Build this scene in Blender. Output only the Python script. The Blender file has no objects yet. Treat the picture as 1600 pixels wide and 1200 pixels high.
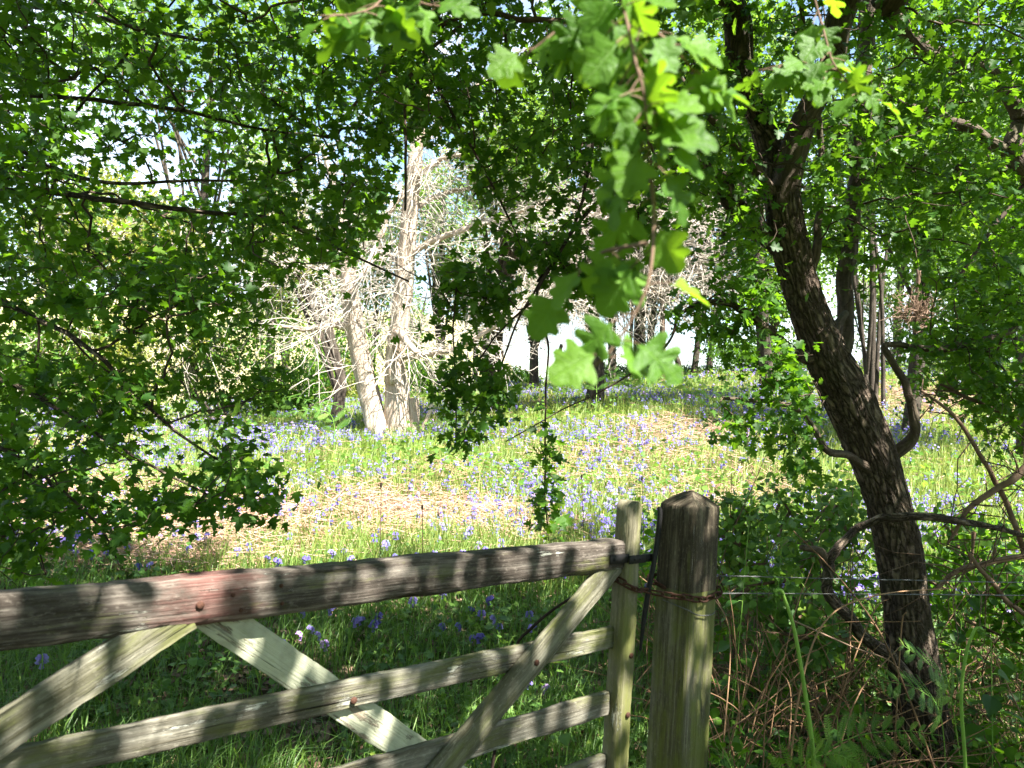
import bpy, math, random
import numpy as np
from mathutils import noise as mnoise, Vector, Matrix

# ------------------------------------------------------------------ camera, sky, sun, exposure
SC = bpy.context.scene
COL = SC.collection
RNG = np.random.default_rng(11)
random.seed(5)
FPX = 1232.0
PITCH, ROLL = math.radians(2.1), math.radians(3.5)
EYE = np.array([0, 0, 1.55])
FW = np.array([0, math.cos(PITCH), math.sin(PITCH)])
_r0 = np.array([1.0, 0, 0]); _u0 = np.cross(_r0, FW)
RT = math.cos(ROLL) * _r0 + math.sin(ROLL) * _u0
UP = math.cos(ROLL) * _u0 - math.sin(ROLL) * _r0

cam_d = bpy.data.cameras.new('camera'); cam = bpy.data.objects.new('camera', cam_d); COL.objects.link(cam)
cam_d.sensor_width = 36; cam_d.lens = 36 * FPX / 1600; cam_d.clip_start = 0.05; cam_d.clip_end = 3000
m = Matrix.Identity(4)
for i in range(3):
    m[i][0], m[i][1], m[i][2], m[i][3] = RT[i], UP[i], -FW[i], EYE[i]
cam.matrix_world = m
cam_d.dof.use_dof = True; cam_d.dof.focus_distance = 4.5; cam_d.dof.aperture_fstop = 6.5
SC.camera = cam

SUN = np.array([0.50, -0.46, 1.0]); SUN /= np.linalg.norm(SUN)      # direction towards the sun
world = bpy.data.worlds.new('World'); SC.world = world; world.use_nodes = True
wn = world.node_tree.nodes; wl = world.node_tree.links; wn.clear()
sky = wn.new('ShaderNodeTexSky'); sky.sky_type = 'NISHITA'; sky.sun_disc = False
sky.sun_elevation = math.asin(SUN[2]); sky.sun_rotation = math.atan2(SUN[0], SUN[1])
sky.air_density = 1.2; sky.dust_density = 0.4
bg = wn.new('ShaderNodeBackground'); bg.inputs['Strength'].default_value = 0.055
tc = wn.new('ShaderNodeTexCoord'); cn = wn.new('ShaderNodeTexNoise')
cn.inputs['Scale'].default_value = 3.2; cn.inputs['Detail'].default_value = 7; cn.inputs['Roughness'].default_value = 0.6
cr = wn.new('ShaderNodeValToRGB'); cr.color_ramp.elements[0].position = 0.49; cr.color_ramp.elements[1].position = 0.70
cm = wn.new('ShaderNodeMixRGB'); cm.inputs[2].default_value = (8.0, 8.3, 8.8, 1)
wo = wn.new('ShaderNodeOutputWorld')
wl.new(tc.outputs['Generated'], cn.inputs['Vector']); wl.new(cn.outputs['Fac'], cr.inputs['Fac'])
wl.new(cr.outputs['Color'], cm.inputs['Fac']); wl.new(sky.outputs['Color'], cm.inputs[1])
wl.new(cm.outputs['Color'], bg.inputs['Color']); wl.new(bg.outputs['Background'], wo.inputs['Surface'])

sun_d = bpy.data.lights.new('sun', 'SUN'); sun_d.energy = 5.0; sun_d.angle = math.radians(0.55); sun_d.color = (1.0, 0.955, 0.88)
sun_o = bpy.data.objects.new('sun', sun_d); COL.objects.link(sun_o)
sun_o.rotation_euler = Vector(SUN.tolist()).to_track_quat('Z', 'Y').to_euler()
SC.view_settings.view_transform = 'Standard'; SC.view_settings.look = 'None'
SC.view_settings.exposure = 2.7; SC.view_settings.gamma = 1
SC.cycles.use_denoising = True
SC.cycles.max_bounces = 8; SC.cycles.diffuse_bounces = 4; SC.cycles.glossy_bounces = 2
SC.cycles.transmission_bounces = 5; SC.cycles.transparent_max_bounces = 4
SC.cycles.sample_clamp_indirect = 6

# ------------------------------------------------------------------ helpers
def nrm(a):
    a = np.asarray(a, float); return a / np.maximum(np.linalg.norm(a, axis=-1, keepdims=True), 1e-9)

def pix(px, py, d):
    """a point of the place seen at photo pixel (px, py) and d metres deep"""
    return EYE + (FW + RT * (px - 800) / FPX + UP * (600 - py) / FPX) * d

def proj(p):
    v = np.asarray(p) - EYE; z = v @ FW
    zz = np.where(np.abs(z) < 1e-6, 1e-6, z)
    return 800 + FPX * (v @ RT) / zz, 600 - FPX * (v @ UP) / zz, z

def sstep(a, b, x):
    t = np.clip((x - a) / (b - a), 0, 1); return t * t * (3 - 2 * t)

def hgt(x, y):
    """the lie of the land"""
    x = np.asarray(x, float); y = np.asarray(y, float)
    xs = np.clip(x + 2, -9, 14)
    z = 0.10 * np.maximum(0, np.minimum(y, 25) - 3) + 0.118 * xs * sstep(3, 20, y)
    z = z + 0.05 * np.sin(x * 0.9 + y * 0.35) * sstep(2, 9, y) + 0.035 * np.sin(x * 2.3 - y * 1.7)
    edge = 24.5 + 0.12 * np.clip(x, -10, 30)
    return z - 0.42 * np.maximum(0, np.minimum(y, 75) - edge) * sstep(-0.5, 3, y - edge)

def gnd(px, py):
    """where the photo's pixel meets the ground"""
    v = FW + RT * (px - 800) / FPX + UP * (600 - py) / FPX
    t = 2.2
    while t < 60:
        p = EYE + v * t
        if p[2] < hgt(p[0], p[1]): break
        t += 0.03
    return p

def on(x, y, dz=0.0): return np.array([x, y, float(hgt(x, y)) + dz])

def link(o, parent=None):
    COL.objects.link(o)
    if parent is not None: o.parent = parent
    return o

def mesh_np(name, verts, polys, mats=(), mat_idx=None, rnd=None, grain=None, smooth=False):
    """polys: list of integer arrays, each (n, k)"""
    me = bpy.data.meshes.new(name)
    verts = np.asarray(verts, np.float32).reshape(-1, 3)
    polys = [np.asarray(p, np.int32) for p in polys if len(p)]
    nl = sum(p.size for p in polys); npoly = sum(len(p) for p in polys)
    me.vertices.add(len(verts)); me.vertices.foreach_set('co', verts.ravel())
    me.loops.add(nl); me.loops.foreach_set('vertex_index', np.concatenate([p.ravel() for p in polys]))
    tot = np.concatenate([np.full(len(p), p.shape[1], np.int32) for p in polys])
    st = np.concatenate([[0], np.cumsum(tot)[:-1]]).astype(np.int32)
    me.polygons.add(npoly); me.polygons.foreach_set('loop_start', st); me.polygons.foreach_set('loop_total', tot)
    if mat_idx is not None: me.polygons.foreach_set('material_index', np.asarray(mat_idx, np.int32))
    if smooth: me.polygons.foreach_set('use_smooth', np.ones(npoly, bool))
    for mt in mats: me.materials.append(mt)
    if rnd is not None:
        a = me.attributes.new('rnd', 'FLOAT', 'POINT'); a.data.foreach_set('value', np.asarray(rnd, np.float32))
    if grain is not None:
        a = me.attributes.new('grain', 'FLOAT_VECTOR', 'POINT'); a.data.foreach_set('vector', np.asarray(grain, np.float32).ravel())
    me.update(calc_edges=True)
    return me

def obj(name, me, parent=None): return link(bpy.data.objects.new(name, me), parent)

def tag(o, label, cat, group=None):
    o['label'] = label; o['category'] = cat
    if group: o['group'] = group
    return o

def thing(name, label, cat, loc=(0, 0, 0), group=None, rz=0.0):
    o = bpy.data.objects.new(name, None); o.empty_display_size = 0.1
    COL.objects.link(o); o.location = [float(v) for v in loc]; o.rotation_euler = (0, 0, rz)
    return tag(o, label, cat, group)

def kind(o, k): o['kind'] = k; return o

def place(o, root):
    """o's mesh is in world coordinates: hang it under the thing without moving it"""
    o.parent = root; o.matrix_parent_inverse = Matrix.Translation(root.location).inverted(); return o

class MB:
    """collects vertices and faces for one mesh"""
    def __init__(s): s.v = []; s.p = {}; s.n = 0; s.r = []
    def add(s, v, faces, rnd=0.0):
        v = np.asarray(v, float).reshape(-1, 3)
        for k, f in faces.items():
            s.p.setdefault(k, []).append(np.asarray(f, int) + s.n)
        s.v.append(v); s.n += len(v)
        s.r.append(np.full(len(v), rnd) if np.isscalar(rnd) else np.asarray(rnd, float))
        return s
    def mesh(s, name, mats, smooth=False):
        polys = [np.concatenate(x) for x in s.p.values()]
        return mesh_np(name, np.concatenate(s.v), polys, mats, rnd=np.concatenate(s.r), smooth=smooth)
    def build(s, name, mats, root=None, smooth=False):
        o = obj(name, s.mesh(name, mats if isinstance(mats, (list, tuple)) else [mats], smooth))
        if root is not None: place(o, root)
        return o

def tubes(paths, radii, sides=5):
    """paths (M,N,3), radii (M,N): many tapering tubes at once -> verts, quads"""
    P = np.asarray(paths, float); R = np.asarray(radii, float); M, N, _ = P.shape
    T = nrm(np.gradient(P, axis=1))
    ref = np.where((np.abs(T[:, :, 2:3]).mean(axis=1, keepdims=True) > 0.85), np.array([1.0, 0, 0]), np.array([0, 0, 1.0]))
    A = nrm(np.cross(T, np.broadcast_to(ref, T.shape))); B = np.cross(T, A)
    an = np.arange(sides) * 2 * math.pi / sides
    V = P[:, :, None, :] + R[:, :, None, None] * (A[:, :, None, :] * np.cos(an)[None, None, :, None] + B[:, :, None, :] * np.sin(an)[None, None, :, None])
    i = np.arange(M)[:, None, None] * N * sides; j = np.arange(N - 1)[None, :, None] * sides; k = np.arange(sides)[None, None, :]
    k2 = (k + 1) % sides
    Q = np.stack([i + j + k, i + j + k2, i + j + sides + k2, i + j + sides + k], -1).reshape(-1, 4)
    return V.reshape(-1, 3), Q

def one_tube(path, radii, sides=6):
    path = np.asarray(path, float); radii = np.broadcast_to(np.asarray(radii, float), (len(path),))
    return tubes(path[None], radii[None], sides)

def spline(pts, n, cols=None):
    """Catmull-Rom through pts (rows of any width), n samples"""
    P = np.asarray(pts, float); P = np.vstack([2 * P[0] - P[1], P, 2 * P[-1] - P[-2]])
    L = len(P) - 3; out = []
    for t in np.linspace(0, L - 1e-6, n):
        i = int(t); u = t - i; a, b, c, d = P[i], P[i + 1], P[i + 2], P[i + 3]
        out.append(0.5 * ((2 * b) + (c - a) * u + (2 * a - 5 * b + 4 * c - d) * u * u + (3 * b - a - 3 * c + d) * u ** 3))
    return np.array(out)

def fbm(p, sc, oc=4): return mnoise.fractal(Vector((p[0] * sc, p[1] * sc, p[2] * sc)), 1.0, 2.1, oc)

def inpoly(px, py, poly):
    poly = np.asarray(poly, float); px = np.asarray(px); py = np.asarray(py); c = np.zeros(px.shape, bool); j = len(poly) - 1
    for i in range(len(poly)):
        xi, yi = poly[i]; xj, yj = poly[j]
        c ^= ((yi > py) != (yj > py)) & (px < (xj - xi) * (py - yi) / (yj - yi + 1e-9) + xi); j = i
    return c

# ------------------------------------------------------------------ materials
MATS = {}
class NT:
    """small node-tree writer"""
    def __init__(s, name):
        s.m = bpy.data.materials.new(name); s.m.use_nodes = True; s.t = s.m.node_tree; s.t.nodes.clear()
        s.o = s.t.nodes.new('ShaderNodeOutputMaterial'); MATS[name] = s.m
    def n(s, typ, **kw):
        x = s.t.nodes.new('ShaderNode' + typ)
        for k, v in kw.items():
            if k.startswith('_'): setattr(x, k[1:], v)
        return x
    def l(s, a, b): s.t.links.new(a, b); return s
    def val(s, node, name, v):
        i = node.inputs[name]
        if hasattr(v, 'is_output') or isinstance(v, bpy.types.NodeSocket): s.t.links.new(v, i)
        else: i.default_value = v
    def noise(s, vec, scale, detail=4, rough=0.55, stretch=None):
        x = s.n('TexNoise'); s.val(x, 'Scale', scale); s.val(x, 'Detail', detail); s.val(x, 'Roughness', rough)
        if stretch is not None:
            mp = s.n('Mapping'); s.l(vec, mp.inputs['Vector']); mp.inputs['Scale'].default_value = stretch; vec = mp.outputs['Vector']
        s.l(vec, x.inputs['Vector']); return x.outputs['Fac']
    def ramp(s, fac, stops):
        x = s.n('ValToRGB'); e = x.color_ramp.elements
        while len(e) < len(stops): e.new(0.5)
        for el, (p, c) in zip(e, stops):
            el.position = p; el.color = (*c, 1) if len(c) == 3 else c
        s.l(fac, x.inputs['Fac']); return x.outputs['Color']
    def mask(s, fac, lo, hi): return s.ramp(fac, [(lo, (0, 0, 0)), (hi, (1, 1, 1))])
    def mix(s, fac, a, b, mode='MIX'):
        x = s.n('MixRGB', _blend_type=mode)
        for nm, v in ((0, fac), (1, a), (2, b)):
            if isinstance(v, bpy.types.NodeSocket): s.l(v, x.inputs[nm])
            else: x.inputs[nm].default_value = v if nm == 0 else (*v, 1)
        return x.outputs['Color']
    def math(s, op, a, b=0.0, c=None):
        x = s.n('Math', _operation=op)
        for i, v in enumerate((a, b) if c is None else (a, b, c)):
            if isinstance(v, bpy.types.NodeSocket): s.l(v, x.inputs[i])
            else: x.inputs[i].default_value = v
        return x.outputs[0]
    def bump(s, h, strength=0.5, dist=0.01):
        x = s.n('Bump'); x.inputs['Strength'].default_value = strength; x.inputs['Distance'].default_value = dist
        s.l(h, x.inputs['Height']); return x.outputs['Normal']
    def bsdf(s, col, rough=0.8, normal=None, spec=0.3, metal=0.0):
        x = s.n('BsdfPrincipled'); s.val(x, 'Base Color', col if isinstance(col, bpy.types.NodeSocket) else (*col, 1))
        s.val(x, 'Roughness', rough); s.val(x, 'Specular IOR Level', spec); s.val(x, 'Metallic', metal)
        if normal is not None: s.l(normal, x.inputs['Normal'])
        return x.outputs['BSDF']
    def out(s, sh): s.l(sh, s.o.inputs['Surface']); return s.m

def leaf_mat(name, dark, light, trans, tf=0.42, rough=0.5, spec=0.2, vein=True, ribs=False):
    t = NT(name); at = t.n('Attribute', _attribute_name='rnd'); oi = t.n('ObjectInfo')
    r = t.math('FRACT', t.math('ADD', at.outputs['Fac'], oi.outputs['Random']))
    geo = t.n('NewGeometry')
    col = t.ramp(r, [(0.0, tuple(.7 * c for c in dark)), (0.25, dark), (0.65, tuple(0.5 * (a + b) for a, b in zip(dark, light))), (0.92, light), (1.0, (light[0] * 1.9, light[1] * 1.35, light[2] * 1.2))])
    col = t.mix(geo.outputs['Backfacing'], col, t.mix(0.25, col, (0.10, 0.16, 0.05)))
    tcol = t.mix(r, tuple(0.6 * c for c in trans), (trans[0] * 1.15, trans[1], trans[2]))
    nr = None
    if ribs:
        co = t.n('TexCoord'); sx = t.n('SeparateXYZ'); t.l(co.outputs['Object'], sx.inputs[0]); ax_ = t.math('ABSOLUTE', sx.outputs[0])
        wv = t.math('ABSOLUTE', t.math('SUBTRACT', t.math('FRACT', t.math('MULTIPLY', t.math('SUBTRACT', sx.outputs[1], t.math('MULTIPLY', ax_, .75)), 5.5)), .5))
        rb_ = t.math('MAXIMUM', t.math('SUBTRACT', 1.0, t.math('MULTIPLY', ax_, 45.0)), t.math('SUBTRACT', 1.0, t.math('MULTIPLY', wv, 14.0))); rb_ = t.math('MAXIMUM', rb_, 0.0)
        blot = t.noise(co.outputs['Object'], 4.5, 4, .6); col = t.mix(t.math('MULTIPLY', t.mask(blot, .35, .7), .25), col, tuple(1.5 * c for c in light)); tcol = t.mix(t.math('MULTIPLY', t.mask(blot, .3, .7), .35), tcol, tuple(.55 * c for c in trans))
        col = t.mix(t.math('MULTIPLY', rb_, .35), col, tuple(min(1, 1.9 * c + .02) for c in light)); tcol = t.mix(t.math('MULTIPLY', rb_, .3), tcol, tuple(.5 * c for c in trans))
        nr = t.bump(t.math('ADD', t.math('MULTIPLY', rb_, -.6), t.math('MULTIPLY', blot, .5)), .35, .02)
    elif vein:
        co = t.n('TexCoord'); nz = t.noise(co.outputs['Object'], 60, 2)
        nr = t.bump(nz, 0.25, 0.004)
    d = t.bsdf(col, rough, nr, spec); tr = t.n('BsdfTranslucent'); t.l(tcol, tr.inputs['Color'])
    mx = t.n('MixShader'); mx.inputs[0].default_value = tf; t.l(d, mx.inputs[1]); t.l(tr.outputs[0], mx.inputs[2])
    return t.out(mx.outputs[0])

def flat_mat(name, a, b, rough=0.85, scale=6.0, spec=0.2, bump=0.0, stretch=None):
    t = NT(name); co = t.n('TexCoord'); at = t.n('Attribute', _attribute_name='rnd'); oi = t.n('ObjectInfo')
    nz = t.noise(co.outputs['Object'], scale, 5, 0.6, stretch)
    r = t.math('FRACT', t.math('ADD', t.math('ADD', at.outputs['Fac'], oi.outputs['Random']), t.math('MULTIPLY', nz, 0.4)))
    r = t.math('MULTIPLY_ADD', t.math('SUBTRACT', nz, 0.5), 1.6, r)
    col = t.ramp(r, [(0.1, a), (0.9, b)])
    return t.out(t.bsdf(col, rough, t.bump(nz, 0.6, bump) if bump else None, spec))

LEAF_H = leaf_mat('hawthorn_leaf', (0.022, 0.070, 0.007), (0.055, 0.125, 0.010), (0.17, 0.40, 0.012))
LEAF_S = leaf_mat('hawthorn_spring_leaf', (0.033, 0.100, 0.009), (0.075, 0.155, 0.013), (0.22, 0.46, 0.015), tf=0.48)
LEAF_M = leaf_mat('maple_leaf', (0.018, 0.063, 0.006), (0.052, 0.120, 0.010), (0.18, 0.42, 0.012), tf=0.44)
LEAF_B = leaf_mat('bright_leaf', (0.05, 0.13, 0.015), (0.11, 0.21, 0.03), (0.28, 0.50, 0.04), vein=False, spec=0.25)
LEAF_Y = leaf_mat('yellow_green_leaf', (0.11, 0.16, 0.025), (0.20, 0.22, 0.05), (0.42, 0.48, 0.06), vein=False, spec=0.25)
LEAF_D = leaf_mat('ivy_leaf', (0.012, 0.035, 0.010), (0.030, 0.070, 0.018), (0.05, 0.13, 0.02), tf=0.2, rough=0.35, vein=False)
LEAF_HV = leaf_mat('hawthorn_leaf_veined', (0.024, 0.075, 0.007), (0.058, 0.13, 0.010), (0.18, 0.41, 0.012), ribs=True)
LEAF_SV = leaf_mat('hawthorn_spring_leaf_veined', (0.042, 0.115, 0.010), (0.085, 0.175, 0.015), (0.24, 0.48, 0.018), tf=0.46, ribs=True)  # spring green, lightened further so the leaves look sunlit
LEAF_MV = leaf_mat('maple_leaf_veined', (0.018, 0.063, 0.006), (0.052, 0.120, 0.010), (0.18, 0.42, 0.012), tf=0.44, ribs=True)
GRASS = leaf_mat('sunlit_grass_blade', (0.13, 0.21, 0.035), (0.27, 0.33, 0.09), (0.34, 0.46, 0.08), tf=0.40, vein=False, spec=0.3)  # overexposed sunlight put into the colour: paler than the shade grass
GRASS_N = leaf_mat('shade_grass_blade', (0.05, 0.125, 0.018), (0.11, 0.21, 0.035), (0.21, 0.42, 0.04), tf=0.38, vein=False, spec=0.35)  # shade put into the colour: darker copy of the meadow grass
FERN = leaf_mat('fern_leaf', (0.06, 0.15, 0.02), (0.12, 0.23, 0.04), (0.26, 0.48, 0.05), tf=0.42, vein=False)
BELL = leaf_mat('bluebell_petal', (0.13, 0.105, 0.38), (0.27, 0.225, 0.53), (0.30, 0.25, 0.60), tf=0.35, vein=False, spec=0.2)
WHITE_P = leaf_mat('white_petal', (0.7, 0.72, 0.68), (0.8, 0.8, 0.78), (0.7, 0.7, 0.65), tf=0.3, vein=False, spec=0.2)
STRAW = flat_mat('dead_bracken', (0.27, 0.155, 0.10), (0.55, 0.38, 0.28), 0.9, 3)
STEM_BR = flat_mat('dead_stem', (0.11, 0.060, 0.030), (0.26, 0.155, 0.085), 0.7, 9)
LITTER = flat_mat('leaf_litter', (0.075, 0.045, 0.028), (0.22, 0.145, 0.10), 0.85, 9)
TWIG = flat_mat('dark_twig', (0.028, 0.018, 0.013), (0.075, 0.052, 0.038), 0.85, 20, bump=0.003)
TWIG_R = flat_mat('brown_twig', (0.09, 0.055, 0.035), (0.19, 0.125, 0.085), 0.85, 20)
PALE = flat_mat('pale_dead_wood', (0.34, 0.30, 0.25), (0.54, 0.49, 0.42), 0.85, 7, bump=0.004)
GREENSTEM = flat_mat('green_stem', (0.10, 0.22, 0.03), (0.17, 0.30, 0.05), 0.5, 12)
IRON = flat_mat('black_iron', (0.007, 0.007, 0.008), (0.020, 0.018, 0.018), 0.7, 40, 0.25, bump=0.002)
WIRE = flat_mat('galvanised_wire', (0.05, 0.052, 0.05), (0.11, 0.11, 0.105), 0.4, 50, 0.5)

def bark_mat(name, c0, c1, c2, vs=26.0, stretch=(1, 1, 0.28), moss=0.0, use_grain=True, bumpd=0.02):
    t = NT(name)
    if use_grain: vec = t.n('Attribute', _attribute_name='grain').outputs['Vector']
    else: vec = t.n('TexCoord').outputs['Object']
    mp = t.n('Mapping'); t.l(vec, mp.inputs['Vector']); mp.inputs['Scale'].default_value = stretch
    wob = t.n('TexNoise'); wob.inputs['Scale'].default_value = 22; wob.inputs['Detail'].default_value = 3; t.l(mp.outputs['Vector'], wob.inputs['Vector'])
    vm = t.n('VectorMath', _operation='MULTIPLY_ADD'); t.l(wob.outputs['Color'], vm.inputs[0]); vm.inputs[1].default_value = (0.06, 0.06, 0.06); t.l(mp.outputs['Vector'], vm.inputs[2])
    vo = t.n('TexVoronoi', _feature='DISTANCE_TO_EDGE'); vo.inputs['Scale'].default_value = vs; t.l(vm.outputs['Vector'], vo.inputs['Vector'])
    vc = t.n('TexVoronoi'); vc.inputs['Scale'].default_value = vs; t.l(vm.outputs['Vector'], vc.inputs['Vector'])
    nz = t.noise(vec, 60, 5, 0.65)
    crack = t.mask(t.math('ADD', vo.outputs['Distance'], t.math('MULTIPLY', t.math('SUBTRACT', nz, .5), .5)), 0.0, 0.30)
    plate = t.ramp(t.math('ADD', t.math('MULTIPLY', vc.outputs['Color'], 0.6), t.math('MULTIPLY', nz, 0.5)), [(0.2, c1), (0.85, c2)])
    col = t.mix(crack, c0, plate)
    lg_ = t.noise(vec, 6, 4, .6); col = t.mix(t.math('MULTIPLY', t.mask(lg_, .42, .62), .55), col, tuple(.5 * a + .5 * b for a, b in zip(c0, c1)))
    if moss:
        mk = t.mask(t.noise(vec, 5, 4), 0.5, 0.66)
        col = t.mix(t.math('MULTIPLY', mk, moss), col, (0.06, 0.085, 0.022))
    h = t.math('ADD', t.math('MULTIPLY', crack, 0.8), t.math('MULTIPLY', nz, 0.4))
    return t.out(t.bsdf(col, 0.88, t.bump(h, 0.9, bumpd), 0.2))

BARK = bark_mat('hawthorn_bark', (0.026, 0.018, 0.012), (0.10, 0.070, 0.050), (0.26, 0.20, 0.15), 42, (1, 1, 0.27), moss=0.2, bumpd=0.03)
BARK_S = bark_mat('smooth_hawthorn_bark', (0.05, 0.036, 0.026), (0.075, 0.055, 0.038), (0.14, 0.108, 0.08), 34, (1, 1, 0.15), moss=0.2, bumpd=0.005)
BARK_P = bark_mat('pale_dead_bark', (0.33, 0.25, 0.185), (0.47, 0.385, 0.30), (0.58, 0.50, 0.41), 13, (1, 1, 0.16), bumpd=0.012)
BARK_F = bark_mat('far_bark', (0.035, 0.027, 0.02), (0.06, 0.048, 0.036), (0.13, 0.105, 0.08), 9, (1, 1, 0.2), use_grain=False)
BARK_R = bark_mat('far_red_bark', (0.07, 0.045, 0.032), (0.12, 0.08, 0.058), (0.22, 0.16, 0.12), 9, (1, 1, 0.2), use_grain=False)

def wood_mat(name, base0, base1, dark, paint=0.0, algae=0.3, red=False, paint_col=(0.52, 0.52, 0.44), grime=0.4, alg_col=(0.085, 0.095, 0.018)):
    """weathered wood; 'grain' = (along, across, depth) of each piece in metres"""
    t = NT(name); g = t.n('Attribute', _attribute_name='grain').outputs['Vector']
    gr = t.noise(g, 55, 6, 0.62, (0.035, 1.0, 1.0)); fine = t.noise(g, 210, 4, 0.6, (0.05, 1, 1)); big = t.noise(g, 7, 5, 0.6)
    col = t.ramp(t.math('ADD', t.math('MULTIPLY', gr, 0.65), t.math('MULTIPLY', fine, 0.35)), [(0.34, dark), (0.46, base0), (0.64, base1)])
    col = t.mix(t.math('MULTIPLY', t.mask(t.noise(g, 10, 7, 0.75, (0.4, 1, 1)), 0.44, 0.60), grime), col, dark)
    col = t.mix(t.math('MULTIPLY', t.mask(t.noise(g, 130, 3, 0.6, (0.5, 1, 1)), 0.56, 0.72), .3), col, tuple(min(1, 1.5 * c) for c in base1))
    hp = None
    if paint:
        pn = t.noise(g, 30, 7, 0.72, (0.12, 1, 1)); pm = t.mask(t.math('ADD', t.math('MULTIPLY', pn, 0.7), t.math('MULTIPLY', big, 0.45)), 0.72 - 0.38 * paint, 0.75 - 0.38 * paint)
        pc = t.mix(t.mask(t.noise(g, 24, 5), 0.45, 0.7), paint_col, tuple(0.72 * c for c in paint_col))
        col = t.mix(pm, col, pc); hp = pm
    am = t.mask(t.math('ADD', t.math('MULTIPLY', t.noise(g, 11, 6, 0.65, (0.4, 1, 1)), 0.75), t.math('MULTIPLY', fine, 0.25)), 0.62 - 0.28 * algae, 0.74 - 0.24 * algae)
    col = t.mix(t.math('MULTIPLY', am, 0.8), col, alg_col)
    if red:
        sp = t.n('SeparateXYZ'); t.l(g, sp.inputs[0])
        w = t.math('SUBTRACT', 1.0, t.math('MULTIPLY', t.math('ABSOLUTE', t.math('ADD', sp.outputs[0], 1.27)), 4.0))
        rm = t.mask(t.math('MULTIPLY', t.math('MAXIMUM', w, 0.0), t.noise(g, 20, 6, 0.75, (0.5, 1, 1))), 0.24, 0.46)
        col = t.mix(t.math('MULTIPLY', rm, 0.42), col, (0.15, 0.045, 0.038))
    cr_ = t.mask(t.noise(g, 38, 4, 0.6, (0.018, 1, 1)), 0.30, 0.36)
    col = t.mix(cr_, (0.02, 0.016, 0.012), col)
    h = t.math('ADD', t.math('MULTIPLY', gr, 0.7), t.math('MULTIPLY', cr_, 0.8))
    h = t.math('ADD', h, t.math('MULTIPLY', fine, 0.3))
    if hp is not None: h = t.math('ADD', h, t.math('MULTIPLY', hp, 0.4))
    return t.out(t.bsdf(col, 0.88, t.bump(h, 1.0, 0.007), 0.2))

W_TOP = wood_mat('top_rail_wood', (0.058, 0.047, 0.038), (0.175, 0.155, 0.13), (0.024, 0.019, 0.014), 0.10, 0.22, True, grime=0.8, paint_col=(.30,.30,.25))
W_RAIL = wood_mat('rail_wood', (0.105, 0.096, 0.074), (0.24, 0.228, 0.185), (0.048, 0.042, 0.026), 0.14, 0.44, grime=0.6, paint_col=(.40,.40,.34))
W_BRACE = wood_mat('brace_wood', (0.105, 0.098, 0.070), (0.235, 0.225, 0.17), (0.05, 0.047, 0.022), 0.12, 0.5, grime=0.55, paint_col=(.40,.40,.34))
W_WHITE = wood_mat('painted_brace_wood', (0.17, 0.14, 0.10), (0.32, 0.28, 0.21), (0.11, 0.10, 0.05), 0.62, 0.14, paint_col=(0.37, 0.38, 0.27), grime=0.35)
W_STILE = wood_mat('stile_wood', (0.14, 0.125, 0.085), (0.25, 0.23, 0.155), (0.07, 0.066, 0.03), 0.12, 0.66, grime=0.5, alg_col=(0.115, 0.125, 0.028))
W_POST = wood_mat('post_wood', (0.085, 0.075, 0.050), (0.23, 0.215, 0.15), (0.036, 0.032, 0.018), 0.0, 0.72, grime=0.65, alg_col=(0.115, 0.128, 0.026))
W_POSTTOP = wood_mat('post_top_wood', (0.055, 0.042, 0.028), (0.17, 0.145, 0.10), (0.022, 0.017, 0.011), 0.10, 0.2, grime=0.75, paint_col=(0.34, 0.34, 0.28))

t = NT('rust'); co = t.n('TexCoord').outputs['Object']; nz = t.noise(co, 180, 5, 0.7)
t.out(t.bsdf(t.ramp(nz, [(0.3, (0.022, 0.010, 0.007)), (0.7, (0.085, 0.034, 0.018))]), 0.85, t.bump(nz, 0.8, 0.002), 0.3))
RUST = MATS['rust']

t = NT('woodland_soil'); co = t.n('TexCoord').outputs['Object']
n1 = t.noise(co, 0.55, 6, 0.6); n2 = t.noise(co, 7, 6, 0.7); n3 = t.noise(co, 60, 4, 0.7)
c = t.ramp(t.math('ADD', t.math('MULTIPLY', n2, 0.7), t.math('MULTIPLY', n3, 0.35)), [(0.3, (0.035, 0.026, 0.016)), (0.55, (0.10, 0.075, 0.045)), (0.75, (0.17, 0.13, 0.08))])
c = t.mix(t.mask(n1, 0.40, 0.60), c, t.ramp(n3, [(0.35, (0.035, 0.075, 0.014)), (0.7, (0.10, 0.17, 0.035))]))
t.out(t.bsdf(c, 0.95, t.bump(t.math('ADD', n2, n3), 0.8, 0.04), 0.1)); SOIL = MATS['woodland_soil']

t = NT('pasture'); co = t.n('TexCoord').outputs['Object']
c = t.ramp(t.math('ADD', t.math('MULTIPLY', t.noise(co, 0.25, 5), 0.6), t.math('MULTIPLY', t.noise(co, 6, 5, 0.7), 0.5)), [(0.35, (0.20, 0.19, 0.085)), (0.7, (0.33, 0.29, 0.15))])
t.out(t.bsdf(c, 0.95, None, 0.1)); PASTURE = MATS['pasture']

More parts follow.
